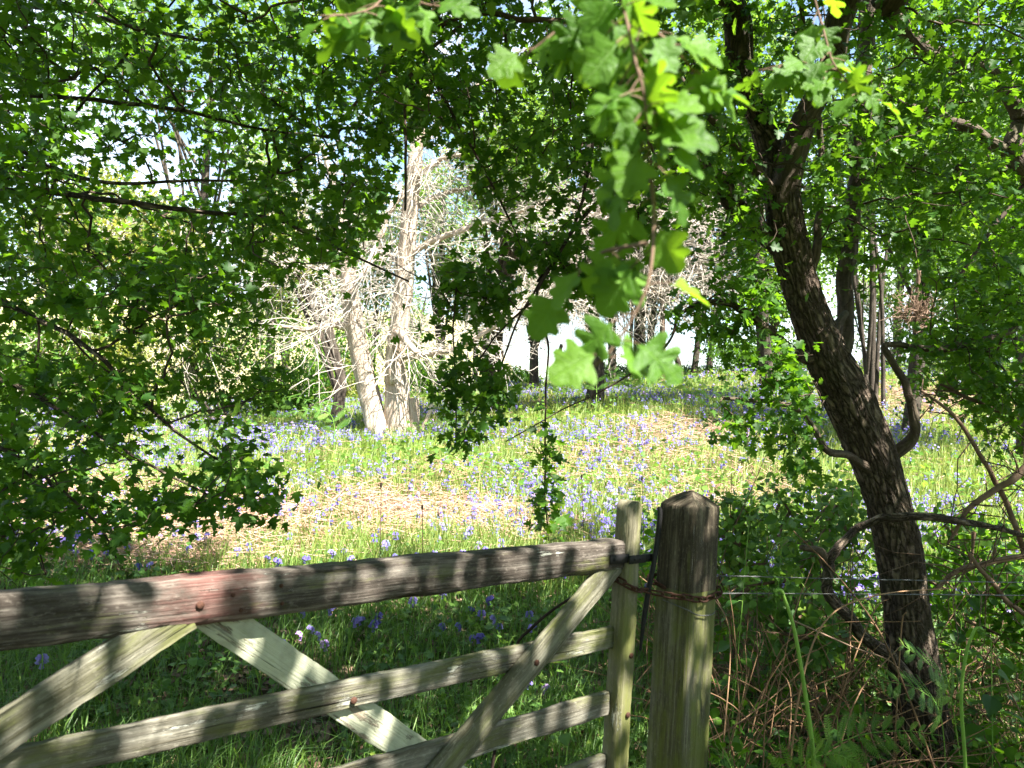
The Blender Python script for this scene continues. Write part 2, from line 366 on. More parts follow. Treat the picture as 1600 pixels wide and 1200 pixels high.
# ------------------------------------------------------------------ the lie of the land
xs = np.unique(np.concatenate([np.linspace(-400, -30, 20), np.linspace(-30, 30, 121), np.linspace(30, 400, 20)]))
ys = np.unique(np.concatenate([np.linspace(-60, -6, 10), np.linspace(-6, 30, 109), np.linspace(30, 90, 31), np.linspace(90, 900, 16)]))
X, Y = np.meshgrid(xs, ys); Z = hgt(X, Y)
Z = Z + 0.03 * np.sin(X * 5.1 + 1.3 * Y) * np.cos(Y * 4.3 - X) * (np.abs(X) < 30) * (Y < 30)
ii = np.arange(len(ys) - 1)[:, None] * len(xs) + np.arange(len(xs) - 1)[None]
Q = np.stack([ii, ii + 1, ii + 1 + len(xs), ii + len(xs)], -1).reshape(-1, 4)
kind(obj('ground', mesh_np('ground', np.stack([X, Y, Z], -1), [Q], [SOIL], smooth=True)), 'structure')
# the pale field that shows beyond the wood
xs = np.linspace(-60, 16, 60); ys = np.linspace(40, 110, 40); X, Y = np.meshgrid(xs, ys)
Z = -16 + 27.0 * sstep(40, 82, Y) * sstep(16, -6, X) + 0.25 * np.sin(X * 0.4) + 0.2 * np.sin(Y * 0.7)
ii = np.arange(len(ys) - 1)[:, None] * len(xs) + np.arange(len(xs) - 1)[None]
Q = np.stack([ii, ii + 1, ii + 1 + len(xs), ii + len(xs)], -1).reshape(-1, 4)
kind(obj('far_field', mesh_np('far_field', np.stack([X, Y, Z], -1), [Q], [PASTURE], smooth=True)), 'structure')

# ------------------------------------------------------------------ the gate
GA = np.array([0.335, 2.55]); GANG = math.atan2(0.641259, 0.767325)
gate = thing('field_gate', 'weathered wooden field gate with braces, chained to the square post', 'gate', (GA[0], GA[1], float(hgt(*GA))), rz=GANG)
GZ = float(hgt(*GA))

def bar_mesh(name, p0, p1, wid, thick, mat, w1=None, ch=0.006, seg=None, amp=0.0022, roundend=False, skew0=0.0, skew1=0.0, goff=None):
    """a plank in gate coordinates from p0 to p1 (x along the gate, y away, z up); wid runs in the gate's plane"""
    p0, p1 = np.array(p0, float), np.array(p1, float); L = np.linalg.norm(p1 - p0); d = (p1 - p0) / L
    yv = np.array([0, 1.0, 0]); w = nrm(np.cross(yv, d)); w = w if w[2] > 0 or (abs(w[2]) < 1e-6 and w[0] > 0) else -w
    w1 = wid if w1 is None else w1
    seg = seg or max(10, int(L / 0.02)); m = 5
    prof = []                                                    # unit profile round the section: (across, depth)
    for a, b in (((-.5, -.5), (.5, -.5)), ((.5, -.5), (.5, .5)), ((.5, .5), (-.5, .5)), ((-.5, .5), (-.5, -.5))):
        for k in (.03, .15, .5, .85, .97): prof.append((a[0] + (b[0] - a[0]) * k, a[1] + (b[1] - a[1]) * k))
    V, G = [], []; n = len(prof)
    for i in range(seg + 1):
        tt = i / seg; W = wid + (w1 - wid) * tt
        for (a, b) in prof:
            A, B = a * W, b * thick
            ex, ey = abs(abs(a) - .5) * W, abs(abs(b) - .5) * thick
            q = p0 + d * L * tt + w * A + yv * B
            q = q + d * (skew0 * A * (1 - tt) + skew1 * A * tt)
            rn = fbm(q + 3.1, 7, 3) * amp * 1.2 - max(0, fbm(np.array([q[0] * .12, q[1] * 2, q[2] * 2]) + p0[2] * 5, 26, 2) - .25) * amp * 2.0 + fbm(q * np.array([3, 3, 3]), 30, 2) * amp * 0.5
            out = nrm(w * a / max(abs(a), abs(b)) * (abs(a) > .49) + yv * b / max(abs(a), abs(b)) * (abs(b) > .49) + 1e-9)
            q = q + out * rn
            if abs(a) > .45 and abs(b) > .45:                       # worn arrises
                q = q - (w * np.sign(a) + yv * np.sign(b)) * ch * (0.5 + 0.5 * max(0, min(1, 0.5 + fbm(q, 14, 2)))) * 0.5
            if roundend and tt > 0.5:
                e = (1 - tt) * L; rr = 0.022
                if e < rr: q = q - w * np.sign(a) * max(0, abs(A) - (W / 2 - rr + math.sqrt(max(0, rr * rr - (rr - e) ** 2))))
            V.append(q); G.append((L * tt if goff is None else p0[0] + L * tt, A, B + 0.37 * (p0[0] + p0[2])))
    k = np.arange(n); Q = np.concatenate([np.stack([i * n + k, i * n + (k + 1) % n, (i + 1) * n + (k + 1) % n, (i + 1) * n + k], -1) for i in range(seg)])
    caps = np.array([list(range(n - 1, -1, -1)), [seg * n + j for j in range(n)]])
    me = mesh_np(name, V, [Q, caps], [mat], grain=np.array(G))
    return obj(name, me, gate)

bar_mesh('top_rail', (-3.1, .005, 1.095 - GZ), (.058, .005, 1.113 - GZ), .112, .070, W_TOP, w1=.094, amp=.004, ch=.012, goff=1)
bar_mesh('rail', (-3.1, .013, .805 - GZ), (.060, .013, .841 - GZ), .070, .026, W_RAIL, amp=.003)
bar_mesh('rail', (-3.1, .013, .575 - GZ), (.060, .013, .631 - GZ), .076, .026, W_RAIL, amp=.003)
bar_mesh('rail', (-3.1, .013, .375 - GZ), (.060, .013, .430 - GZ), .076, .026, W_RAIL, amp=.003)
bar_mesh('rail', (-3.1, .013, .175 - GZ), (.060, .013, .230 - GZ), .080, .026, W_RAIL, amp=.003)
bar_mesh('stile', (.0925, -.006, .12 - GZ), (.0925, -.006, 1.287 - GZ), .066, .070, W_STILE, amp=.003, ch=.010, roundend=True)
bar_mesh('stile', (-3.12, -.006, .12 - GZ), (-3.12, -.006, 1.42 - GZ), .085, .075, W_STILE, amp=.003, ch=.010, roundend=True)
bar_mesh('brace', (-1.10, -.014, .20 - GZ), (.03, -.014, 1.090 - GZ), .080, .024, W_BRACE, amp=.003)
bar_mesh('brace', (-1.28, .026, 1.09 - GZ), (-.42, .038, .44 - GZ), .082, .024, W_WHITE, amp=.0025)
bar_mesh('brace', (-3.0, -.014, .10 - GZ), (-1.31, -.014, 1.085 - GZ), .082, .024, W_BRACE, amp=.003)

def disc_head(x, y, z, r=.0095, h=.006, name='bolt', mat=None, root=None):
    mb = MB(); n = 8; a = np.arange(n) * 2 * math.pi / n
    rings = [(r, 0), (r * .96, -h * .6), (r * .55, -h)]
    V = np.concatenate([np.stack([x + rr * np.cos(a), np.full(n, y + hh), z + rr * np.sin(a)], -1) for rr, hh in rings])
    k = np.arange(n); Q = np.concatenate([np.stack([i * n + k, i * n + (k + 1) % n, (i + 1) * n + (k + 1) % n, (i + 1) * n + k], -1) for i in range(2)])
    mb.add(V, {4: Q, n: [[2 * n + j for j in range(n)]]}); o = obj(name, mb.mesh(name, [mat or RUST], True), root or gate); return o
for x, y, z in ((-.30, -.026, .825), (-.885, .0, .815), (.10, -.041, .790), (-.535, .0, .605), (-1.29, -.030, 1.10), (-.80, -.026, .455), (-1.75, -.026, .81), (.10, -.041, .60)):
    disc_head(x, y, z - GZ)
for x, y, z in ((-1.22, -.031, 1.115), (-1.11, -.031, 1.125), (-1.105, -.031, 1.085), (-1.20, -.031, 1.08)):
    disc_head(x, y, z - GZ, .005, .003, 'nail')
# iron strap round the head of the gate and the spring latch behind it
def iron_box(name, c, half, bevel=.002, rot=None, root=gate, mat=IRON):
    c = np.array(c, float); hx, hy, hz = half; V = []
    for z in (-hz, hz):
        for x, y in ((-hx, -hy + bevel), (-hx + bevel, -hy), (hx - bevel, -hy), (hx, -hy + bevel), (hx, hy - bevel), (hx - bevel, hy), (-hx + bevel, hy), (-hx, hy - bevel)):
            V.append((x, y, z))
    V = np.array(V)
    if rot is not None: V = V @ np.array(rot.to_3x3()).T
    V = V + c; k = np.arange(8)
    mb = MB(); mb.add(V, {4: np.stack([k, (k + 1) % 8, 8 + (k + 1) % 8, 8 + k], -1), 8: [list(range(7, -1, -1)), list(range(8, 16))]})
    return obj(name, mb.mesh(name, [mat]), root)
zl = 1.105 - GZ
st = iron_box('latch_strap', (.030, -.0345, zl), (.048, .003, .014)); st['label'] = 'black iron strap across the head of the top rail'
st2 = iron_box('latch_strap', (.1015, -.0455, zl - .004), (.040, .003, .013))
iron_box('latch_strap', (.165, -.033, zl - .006), (.026, .006, .012))
disc_head(.0, -.038, zl, .006, .004, 'rivet', IRON, st); disc_head(.085, -.049, zl - .004, .004, .003, 'rivet', IRON, st2); disc_head(.11, -.049, zl - .004, .004, .003, 'rivet', IRON, st2)
v, q = one_tube(spline([(.226, -.02, 1.262), (.222, -.03, 1.24), (.196, -.045, 1.16), (.175, -.054, 1.09), (.160, -.050, 1.00), (.150, -.045, .90), (.146, -.04, .80)], 26) - np.array([0, 0, GZ]), np.r_[.0075, np.full(20, .0085), np.linspace(.008, .004, 5)], 8)
mb = MB(); mb.add(v, {4: q}); lv = obj('latch_lever', mb.mesh('latch_lever', [IRON], True), gate); lv['label'] = 'black iron latch lever leaning towards the post'

# ------------------------------------------------------------------ gate post
pc = pix(1078, 800, 2.69); pxy = pc[:2]; PZ = float(hgt(*pxy))
post = thing('gate_post', 'square weathered oak gate post with pointed top and green algae', 'post', (pxy[0], pxy[1], PZ), rz=GANG)
def post_mesh(z0, z1, name, mat, cap=False):
    m = 9; a0 = .0755; prof = []
    for a, b in (((-1, -1), (1, -1)), ((1, -1), (1, 1)), ((1, 1), (-1, 1)), ((-1, 1), (-1, -1))):
        for k in range(m): prof.append((a[0] + (b[0] - a[0]) * (k + .5) / m, a[1] + (b[1] - a[1]) * (k + .5) / m))
    n = len(prof); V, G = [], []
    if not cap: lv = [(z, 1.0) for z in np.linspace(z0, z1, max(8, int((z1 - z0) / .02)))]
    else: lv = [(z, 1.0) for z in np.linspace(z0, z1, max(8, int((z1 - z0) / .02)))] + [(z1 + .004, .97), (z1 + .012, .86), (z1 + .024, .66), (z1 + .036, .44), (z1 + .046, .24), (z1 + .050, .08)]
    for z, s in lv:
        tw = 1.0 + .035 * (1.0 - z) / 1.3
        for a, b in prof:
            A, B = a * a0 * s * tw, b * a0 * s * tw
            e = max(0, min(abs(a), abs(b)) - .72) / .28
            q = np.array([A, B, z]); q[:2] *= 1 - .055 * e * e
            ang = a * 3.1 + b * 4.7
            crack = max(0, mnoise.noise(Vector((a * 9 + 5, b * 9, z * .8))) - .26) * .10
            q[:2] *= 1 + .02 * mnoise.noise(Vector((a * 3, b * 3, z * 4))) - crack * (1 if s > .9 else 0)
            if s < .95: q[2] += .006 * mnoise.noise(Vector((a * s * 4, b * s * 4, 2)))
            V.append(q); G.append((z, A * 1.0 + (B if abs(a) > .99 else 0), .3 + (B if abs(b) > .99 else -.2)))
    R = len(lv); k = np.arange(n)
    Q = np.concatenate([np.stack([i * n + k, i * n + (k + 1) % n, (i + 1) * n + (k + 1) % n, (i + 1) * n + k], -1) for i in range(R - 1)])
    caps = [[(R - 1) * n + j for j in range(n)]] if cap else [list(range(n - 1, -1, -1))]
    return obj(name, mesh_np(name, V, [Q, caps], [mat], grain=G), post)
post_mesh(-.25, 1.00 - PZ, 'shaft', W_POST)
o = post_mesh(1.00 - PZ - .004, 1.272 - PZ, 'weathered_head', W_POSTTOP, True); o['label'] = 'dark blackened upper end of the post with pointed top'
o.scale = (1.006, 1.006, 1)

# ------------------------------------------------------------------ rusty chain
def g2w(x, y, z):
    c_, s_ = math.cos(GANG), math.sin(GANG); return np.array([GA[0] + c_ * x - s_ * y, GA[1] + s_ * x + c_ * y, z])
def p2w(x, y, z):
    c_, s_ = math.cos(GANG), math.sin(GANG); return np.array([pxy[0] + c_ * x - s_ * y, pxy[1] + s_ * x + c_ * y, z])
chain = thing('chain', 'rusty iron chain looped round gate stile and post', 'chain', (*g2w(.09, -.05, 1.02)[:2], 1.0))
nA, nB = 14, 6; V = []
for i in range(nA):
    a = 2 * math.pi * i / nA; cx, cz = math.cos(a), math.sin(a)
    c0 = np.array([.0125 * np.sign(cx) * min(1, abs(cx) * 3) * .9, 0, 0]); ctr = np.array([.013 * cx + .0085 * np.sign(cx) * (abs(cx) > .05), .0095 * cz, 0])
    rad = nrm(np.array([cx * .7, cz, 0]))
    for j in range(nB):
        b = 2 * math.pi * j / nB; V.append(ctr + (rad * math.cos(b) + np.array([0, 0, 1]) * math.sin(b)) * .0036)
Q = [[i * nB + j, ((i + 1) % nA) * nB + j, ((i + 1) % nA) * nB + (j + 1) % nB, i * nB + (j + 1) % nB] for i in range(nA) for j in range(nB)]
link_me = mesh_np('link', V, [Q], [RUST], smooth=True)
a = .086
path = np.array([g2w(.052, .045, 1.02), g2w(.050, -.012, 1.032), g2w(.058, -.054, 1.018), g2w(.10, -.056, 1.004), g2w(.135, -.056, 1.0), g2w(.16, -.05, .992),
                 p2w(-a - .02, -.06, .985), p2w(-a, -a * .8, .985), p2w(-a * .6, -a, .978), p2w(0, -a, .975), p2w(a * .75, -a, .985), p2w(a, -a * .7, 1.0), p2w(a, 0, 1.02), p2w(a, a, 1.03), p2w(-a, a, 1.02), p2w(-a - .01, .02, 1.0)])
sp = spline(path, 400); cum = np.r_[0, np.cumsum(np.linalg.norm(np.diff(sp, axis=0), axis=1))]
stepc = .0345
for i, s in enumerate(np.arange(0, cum[-1], stepc)):
    k = min(np.searchsorted(cum, s), 398); d = nrm(sp[k + 1] - sp[k]); sd = nrm(np.cross((0, 0, 1), d)); up = np.cross(d, sd)
    rr = math.radians(35 + 90 * (i % 2) + random.uniform(-14, 14)); y_ = sd * math.cos(rr) + up * math.sin(rr); z_ = np.cross(d, y_)
    o = obj('link', link_me); mw = Matrix.Identity(4)
    for r in range(3): mw[r][0], mw[r][1], mw[r][2], mw[r][3] = d[r], y_[r], z_[r], sp[k][r]
    o.parent = chain; o.matrix_parent_inverse = Matrix.Translation(chain.location).inverted(); o.matrix_basis = mw

# ------------------------------------------------------------------ trees: limbs, growth, leaves
def limb_mesh(name, path, rad, mat, root, sides=14, n=60, rough=0.06, ridges=0.0, seedz=0.0, cap=True):
    """one stem through (x,y,z) points with radii, lumpy; ridges = depth of fissured bark as share of radius"""
    S = spline(np.column_stack([path, rad]), n); P, R = S[:, :3], np.maximum(S[:, 3], .0015)
    if name in ('limb', 'branch'):                                # kinks and crooks
        c0_ = np.r_[0, np.cumsum(np.linalg.norm(np.diff(P, axis=0), axis=1))]; f_ = 1 / max(.09, 5 * R.mean())
        P = P + np.array([mnoise.noise_vector(Vector((c_ * f_, P[0][0] * 3.3, P[-1][2] * 2.7))) for c_ in c0_]) * (np.maximum(R, .004) * .8 * sstep(0, .12, c0_))[:, None]
    T = nrm(np.gradient(P, axis=0)); ref = np.array([1.0, 0, 0]) if abs(T[:, 2]).mean() > .6 else np.array([0, 0, 1.0])
    A = nrm(np.cross(T, ref)); B = np.cross(T, A); cum = np.r_[0, np.cumsum(np.linalg.norm(np.diff(P, axis=0), axis=1))]
    V, G = [], []
    for i in range(n):
        for j in range(sides):
            an = 2 * math.pi * j / sides; ca, sa = math.cos(an), math.sin(an)
            k = 1 + rough * mnoise.noise(Vector((ca * 1.3, sa * 1.3, cum[i] * 3 + seedz))) * 2 + rough * .6 * mnoise.noise(Vector((ca * 3, sa * 3, cum[i] * 9 + seedz)))
            if ridges:
                f = mnoise.noise(Vector((ca * 6.5 + .6 * mnoise.noise(Vector((ca * 2, sa * 2, cum[i] * 9))), sa * 6.5, cum[i] * 9 + seedz)))
                k += ridges * (1 - 2.2 * abs(f))
            V.append(P[i] + (A[i] * ca + B[i] * sa) * R[i] * k); G.append((ca * R[i], sa * R[i], cum[i] + seedz))
    k = np.arange(sides); Q = np.concatenate([np.stack([i * sides + k, i * sides + (k + 1) % sides, (i + 1) * sides + (k + 1) % sides, (i + 1) * sides + k], -1) for i in range(n - 1)])
    caps = [[(n - 1) * sides + j for j in range(sides)], list(range(sides - 1, -1, -1))]
    o = obj(name, mesh_np(name, V, [Q, caps], [mat], grain=G, smooth=True)); place(o, root); return o, P, R

def pxpath(rows):
    """rows (px, py, depth, width in px) -> points and radii"""
    P = np.array([pix(r[0], r[1], r[2]) for r in rows]); R = np.array([r[3] * r[2] / FPX / 2 for r in rows]); return P, R

def grow(seed_p, seed_d, pts, w=0.35, maxd=9):
    """join scattered bud points to the limbs, nearest first -> nodes, parents, directions, load"""
    S = len(seed_p); N = len(pts); P = np.vstack([seed_p, pts]); par = np.full(S + N, -1); pl = np.zeros(S + N)
    D = np.vstack([seed_d, np.zeros((N, 3))]); load = np.zeros(S + N); todo = np.ones(N, bool)
    dist = np.linalg.norm(pts[:, None] - seed_p[None], axis=2); bi = dist.argmin(1); bd = dist[np.arange(N), bi]; order = []
    cost = bd.copy()
    for _ in range(N):
        c = np.where(todo, cost, 1e9); i = int(c.argmin()); todo[i] = False
        par[S + i] = bi[i]; pl[S + i] = pl[bi[i]] + np.linalg.norm(P[S + i] - P[bi[i]])
        D[S + i] = nrm(nrm(P[S + i] - P[bi[i]]) * .75 + D[bi[i]] * .25); order.append(S + i)
        nd = np.linalg.norm(pts - pts[i], axis=1) + w * pl[S + i]; b = todo & (nd < cost); cost[b] = nd[b]; bi[b] = S + i
    load[S:] = 1
    for i in reversed(order): load[par[i]] += load[i]
    return P, par, D, load, S

def edge_paths(P, par, D, load, S, r0=.0013, n=5, jit=.08, sag=.0):
    idx = np.arange(S, len(P)); a = P[par[idx]]; b = P[idx]; L = np.linalg.norm(b - a, axis=1)[:, None]
    t0 = D[par[idx]] * L * .7; t1 = nrm(b - a) * L * .8
    ts = np.linspace(0, 1, n); out = []
    for t in ts:
        h0, h1, h2, h3 = 2 * t**3 - 3 * t**2 + 1, t**3 - 2 * t**2 + t, -2 * t**3 + 3 * t**2, t**3 - t**2
        out.append(h0 * a + h1 * t0 + h2 * b + h3 * t1)
    out = np.stack(out, 1)
    out[:, 1:-1] += RNG.normal(0, 1, out[:, 1:-1].shape) * L[:, :, None] * jit * .5
    rb = r0 * load[idx] ** .42; ra = np.minimum(r0 * np.where(par[idx] < S, load[idx], load[par[idx]]) ** .42, rb * 1.5)
    rad = ra[:, None] + (rb - ra)[:, None] * ts[None]
    return out, rad

def leaf_template(pts, mid=.45, fold=.22, droop=.18):
    """outline of the right half from base to tip -> verts, tris (fan about the midrib), both halves"""
    h = np.array(pts); full = np.vstack([[0, 0], h, h[:-1][::-1] * [-1, 1]]) if h[-1][0] == 0 else None
    V = np.vstack([[0, mid], full]); n = len(full)
    z = fold * np.abs(V[:, 0]) - droop * V[:, 1] ** 2
    V3 = np.column_stack([V[:, 0], V[:, 1], z]); T = np.array([[0, 1 + i, 1 + (i + 1) % n] for i in range(n)])
    return V3, T
HAW = leaf_template([(.07, .10), (.40, .20), (.48, .33), (.19, .42), (.43, .58), (.37, .70), (.15, .70), (.17, .90), (0, 1.0)])
def fine_leaf(pts, mid=.45, fold=.2, droop=.22, wave=.03):
    V, T = leaf_template(pts, mid, fold, droop); o = V[1:, :2]; n = len(o); c = np.array([0, mid])
    A = np.vstack([[c], c + (o - c) * .5, o]); z = fold * np.abs(A[:, 0]) ** 1.3 - droop * A[:, 1] ** 2 + wave * np.sin(A[:, 0] * 11 + 1) * np.sin(A[:, 1] * 9) + np.r_[0, np.zeros(n), -.02 * np.ones(n)]
    k = np.arange(n); k2 = (k + 1) % n
    F = np.concatenate([np.stack([0 * k, 1 + k, 1 + k2], -1), np.stack([1 + k, 1 + n + k, 1 + n + k2], -1), np.stack([1 + k, 1 + n + k2, 1 + k2], -1)])
    return np.column_stack([A, z]), F
HAW_F = fine_leaf([(.03, .02), (.07, .12), (.22, .13), (.40, .17), (.52, .27), (.47, .36), (.34, .37), (.18, .43), (.30, .49), (.45, .56), (.47, .64), (.40, .71), (.28, .69), (.15, .70), (.20, .78), (.25, .88), (.16, .92), (.12, .98), (0, 1.02)], fold=.22, droop=.28)
HAW_W = fine_leaf([(.03, .02), (.10, .15), (.30, .20), (.46, .30), (.50, .40), (.36, .46), (.30, .52), (.42, .62), (.40, .72), (.26, .74), (.22, .82), (.20, .92), (.09, .98), (0, 1.0)], fold=.32, droop=.12)
MAP = leaf_template([(.12, .02), (.48, .12), (.34, .26), (.60, .48), (.54, .58), (.24, .52), (.26, .78), (.15, .80), (0, 1.02)], mid=.35, fold=.14, droop=.15)
MAP_F = fine_leaf([(.05, -.02), (.16, .02), (.40, .04), (.50, .13), (.40, .20), (.34, .27), (.48, .36), (.62, .46), (.60, .56), (.48, .56), (.24, .52), (.22, .60), (.30, .74), (.25, .82), (.14, .82), (.10, .94), (0, 1.02)], mid=.35, fold=.14, droop=.2)
RHO = (np.array([[0, 0, 0], [.36, .5, .06], [0, 1, -.1], [-.36, .5, .06]]), np.array([[0, 1, 2], [0, 2, 3]]))
OVAL = leaf_template([(.26, .18), (.36, .45), (.24, .78), (0, 1.0)], mid=.4, fold=.2, droop=.2)

def frames(dirs, normals):
    y = nrm(dirs); z = nrm(normals - (normals * y).sum(-1, keepdims=True) * y); x = np.cross(y, z); return np.stack([x, y, z], -1)

def scatter(tpl, pos, Fr, size):
    V, T = tpl; M = len(pos)
    W = np.einsum('mij,vj->mvi', Fr, V) * np.asarray(size)[:, None, None] + pos[:, None]
    F = (T[None] + (np.arange(M) * len(V))[:, None, None]).reshape(-1, T.shape[1])
    return W.reshape(-1, 3), F

def leaves_on(P, par, load, S, k, maxload=14, size=(.038, .055), up=1.0, spread=.05, droop=.35, lo=0, hi=None):
    idx = np.arange(S, len(P))[lo:hi]; idx = idx[load[idx] <= maxload]
    rep = np.repeat(idx, k); M = len(rep); t = RNG.uniform(.15, 1.08, M)[:, None]
    b = P[rep]; a = P[par[rep]]; e = b - a; L = np.linalg.norm(e, axis=1, keepdims=True); e = e / np.maximum(L, 1e-6)
    back = np.minimum(L, .22); pos = b - e * back * (1 - t) + RNG.normal(0, 1, (M, 3)) * spread
    d = nrm(nrm(RNG.normal(0, 1, (M, 3)) * [1, 1, .6]) + e * .7 + np.array([0, 0, -droop]))
    nr = np.array([0, 0, up]) + RNG.normal(0, .55, (M, 3)) - .35 * nrm(pos - EYE)
    return pos, frames(d, nr), RNG.uniform(*size, M)

def leaf_objects(root, pos, Fr, size, fine, mat, n=300, sub=False):
    """the n leaves that show largest become parts of their own; returns the mask of the rest"""
    px, py, z = proj(pos); vis = (z > .3) & (px > -20) & (px < 1620) & (py > -20) & (py < 1220)
    sc = np.where(vis, size / np.maximum(z, .3), 0); top = np.argsort(-sc)[:n]
    mes = [mesh_np('leaf', f[0], [f[1]], [mat], smooth=True) for f in fine]
    inv = Matrix.Identity(4) if sub else Matrix.Translation(root.location).inverted()
    for c, i in enumerate(top):
        o = bpy.data.objects.new('leaf', mes[c % len(mes)]); COL.objects.link(o); o.parent = root; o.matrix_parent_inverse = inv
        mw = Matrix.Identity(4)
        for r in range(3):
            for q in range(3): mw[r][q] = Fr[i, r, q] * size[i]
            mw[r][3] = pos[i, r]
        o.matrix_basis = mw
    keep = np.ones(len(pos), bool); keep[top] = False; return keep

def crown_mesh(name, root, tpl, pos, Fr, size, mat, stuff=True):
    V, T = scatter(tpl, pos, Fr, size); r = np.repeat(RNG.random(len(pos)), len(tpl[0]))
    o = obj(name, mesh_np(name, V, [T], [mat], rnd=r)); place(o, root)
    if stuff: kind(o, 'stuff')
    return o

def fill_px(poly, dmin, dmax, n, thr=-.12, nsc=1.6, avoid=(), clump=True):
    """bud points in the space seen through an outline of the photograph, between two depths, in clumps with gaps"""
    poly = np.asarray(poly, float); lo, hi = poly.min(0), poly.max(0); out = []
    tries = 0
    while len(out) < n and tries < 60 * n:
        tries += 1
        px, py = RNG.uniform(lo[0], hi[0]), RNG.uniform(lo[1], hi[1])
        if not inpoly(np.array(px), np.array(py), poly): continue
        d = RNG.uniform(dmin ** 1.5, dmax ** 1.5) ** (1 / 1.5); p = pix(px, py, d)
        if clump and mnoise.noise(Vector((p * nsc * np.array([1, 1, 2.1])).tolist())) < thr: continue
        out.append(p)
    return np.array(out).reshape(-1, 3)

def fill_box(lo, hi, n, thr=-.12, nsc=1.3, holes=()):
    out = []
    while len(out) < n:
        p = RNG.uniform(lo, hi)
        if mnoise.noise(Vector((p * nsc + 7.7).tolist())) < thr: continue
        px, py, z = proj(p)
        if z > 0 and -60 < px < 1660 and -80 < py < 1260: continue
        if any(np.linalg.norm(np.cross(p - h, SUN)) < r for h, r in holes): continue
        out.append(p)
    return np.array(out)

def seeds(paths, step=.07):
    sp_, sd_ = [], []
    for P, R in paths:
        T = nrm(np.gradient(P, axis=0)); cum = np.r_[0, np.cumsum(np.linalg.norm(np.diff(P, axis=0), axis=1))]
        for s in np.arange(0, cum[-1], step):
            k = np.searchsorted(cum, s); sp_.append(P[min(k, len(P) - 1)]); sd_.append(T[min(k, len(P) - 1)])
    return np.array(sp_), np.array(sd_)

# ------------------------------------------------------------------ the leaning hawthorn by the post
base = np.array([*pix(1448, 1250, 3.62)[:2], 0]); base[2] = hgt(base[0], base[1])
haw = thing('hawthorn_tree', 'leaning hawthorn with dark scaly bark just right of the gate post', 'tree', base)
rows = [(1458, 1290, 3.62, 130), (1450, 1200, 3.62, 112), (1430, 1060, 3.6, 88), (1416, 950, 3.6, 80), (1404, 850, 3.58, 77), (1378, 750, 3.55, 80), (1335, 645, 3.52, 84), (1292, 560, 3.5, 78), (1258, 475, 3.48, 70), (1238, 400, 3.45, 66), (1226, 340, 3.43, 64), (1222, 292, 3.42, 62)]
P, R = pxpath(rows); R = R * .80; tr, tP, tR = limb_mesh('trunk', P, R, BARK, haw, sides=80, n=280, rough=.06, ridges=.085)
LIMBS = [(tP[110:], tR[110:])]
def haw_limb(rows, mat=BARK_S, n=40, sides=14, name='limb', ridges=0.0, root=None, reg=None, label=None):
    P, R = pxpath(rows); o, p, r = limb_mesh(name, P, R, mat, root or haw, sides, n, .11, ridges, seedz=rows[0][0] * .01)
    (LIMBS if reg is None else reg).append((p, r))
    if label: o['label'] = label
    return o
haw_limb([(1220, 330, 3.43, 50), (1245, 220, 3.40, 40), (1282, 135, 3.35, 38), (1318, 45, 3.28, 38), (1338, -60, 3.15, 44), (1350, -260, 2.9, 36), (1320, -600, 2.4, 26)], BARK_S, 60, 22)
haw_limb([(1224, 340, 3.46, 48), (1206, 240, 3.5, 38), (1178, 150, 3.5, 36), (1150, 60, 3.45, 38), (1120, -60, 3.3, 32), (1040, -380, 2.9, 24), (900, -800, 2.4, 16)], BARK, 50, 22, ridges=.04)
haw_limb([(1205, 300, 3.40, 22), (1170, 255, 3.36, 18), (1130, 205, 3.3, 15), (1060, 120, 3.2, 10), (960, 40, 3.0, 8)], BARK_S, 30, 10)
haw_limb([(1230, 405, 3.45, 30), (1190, 370, 3.45, 26), (1150, 325, 3.4, 28), (1120, 275, 3.35, 26), (1075, 250, 3.3, 16), (1000, 270, 3.15, 9), (920, 330, 2.95, 6), (840, 440, 2.75, 4)], BARK, 50, 12, ridges=.05)
haw_limb([(1318, 580, 3.54, 26), (1318, 530, 3.7, 24), (1328, 400, 3.9, 25), (1338, 260, 4.0, 25), (1352, 120, 4.0, 24), (1364, -20, 4.0, 22), (1380, -260, 3.9, 17)], BARK_S, 50, 14)
haw_limb([(1300, 545, 3.5, 20), (1305, 515, 3.56, 17), (1322, 490, 3.7, 12)], BARK_S, 16, 8)
haw_limb([(1262, 430, 3.45, 22), (1276, 385, 3.45, 14), (1282, 300, 3.5, 10), (1280, 200, 3.5, 9), (1255, 40, 3.4, 8), (1250, -60, 3.3, 7)], BARK_S, 40, 8)
haw_limb([(1390, 715, 3.55, 22), (1428, 672, 3.5, 16), (1412, 600, 3.5, 12), (1384, 548, 3.5, 11), (1405, 540, 3.52, 10), (1470, 545, 3.6, 12), (1560, 522, 3.8, 10), (1680, 480, 4.0, 8)], BARK_S, 44, 8)
haw_limb([(1362, 735, 3.5, 18), (1330, 715, 3.4, 12), (1288, 700, 3.3, 10), (1262, 655, 3.3, 7), (1225, 632, 3.25, 8), (1130, 622, 3.15, 6)], BARK_S, 30, 8, label='broken reddish brown side branch')
haw_limb([(1440, 1100, 3.55, 26), (1395, 1035, 3.45, 22), (1340, 985, 3.38, 19), (1302, 935, 3.36, 18), (1292, 885, 3.35, 17), (1310, 855, 3.35, 13), (1350, 822, 3.4, 12), (1400, 806, 3.3, 13), (1480, 812, 3.3, 11), (1560, 828, 3.35, 9), (1680, 850, 3.4, 7)], BARK, 90, 12)
haw_limb([(1292, 880, 3.35, 14), (1282, 862, 3.33, 12), (1252, 856, 3.3, 9)], BARK_S, 12, 7)
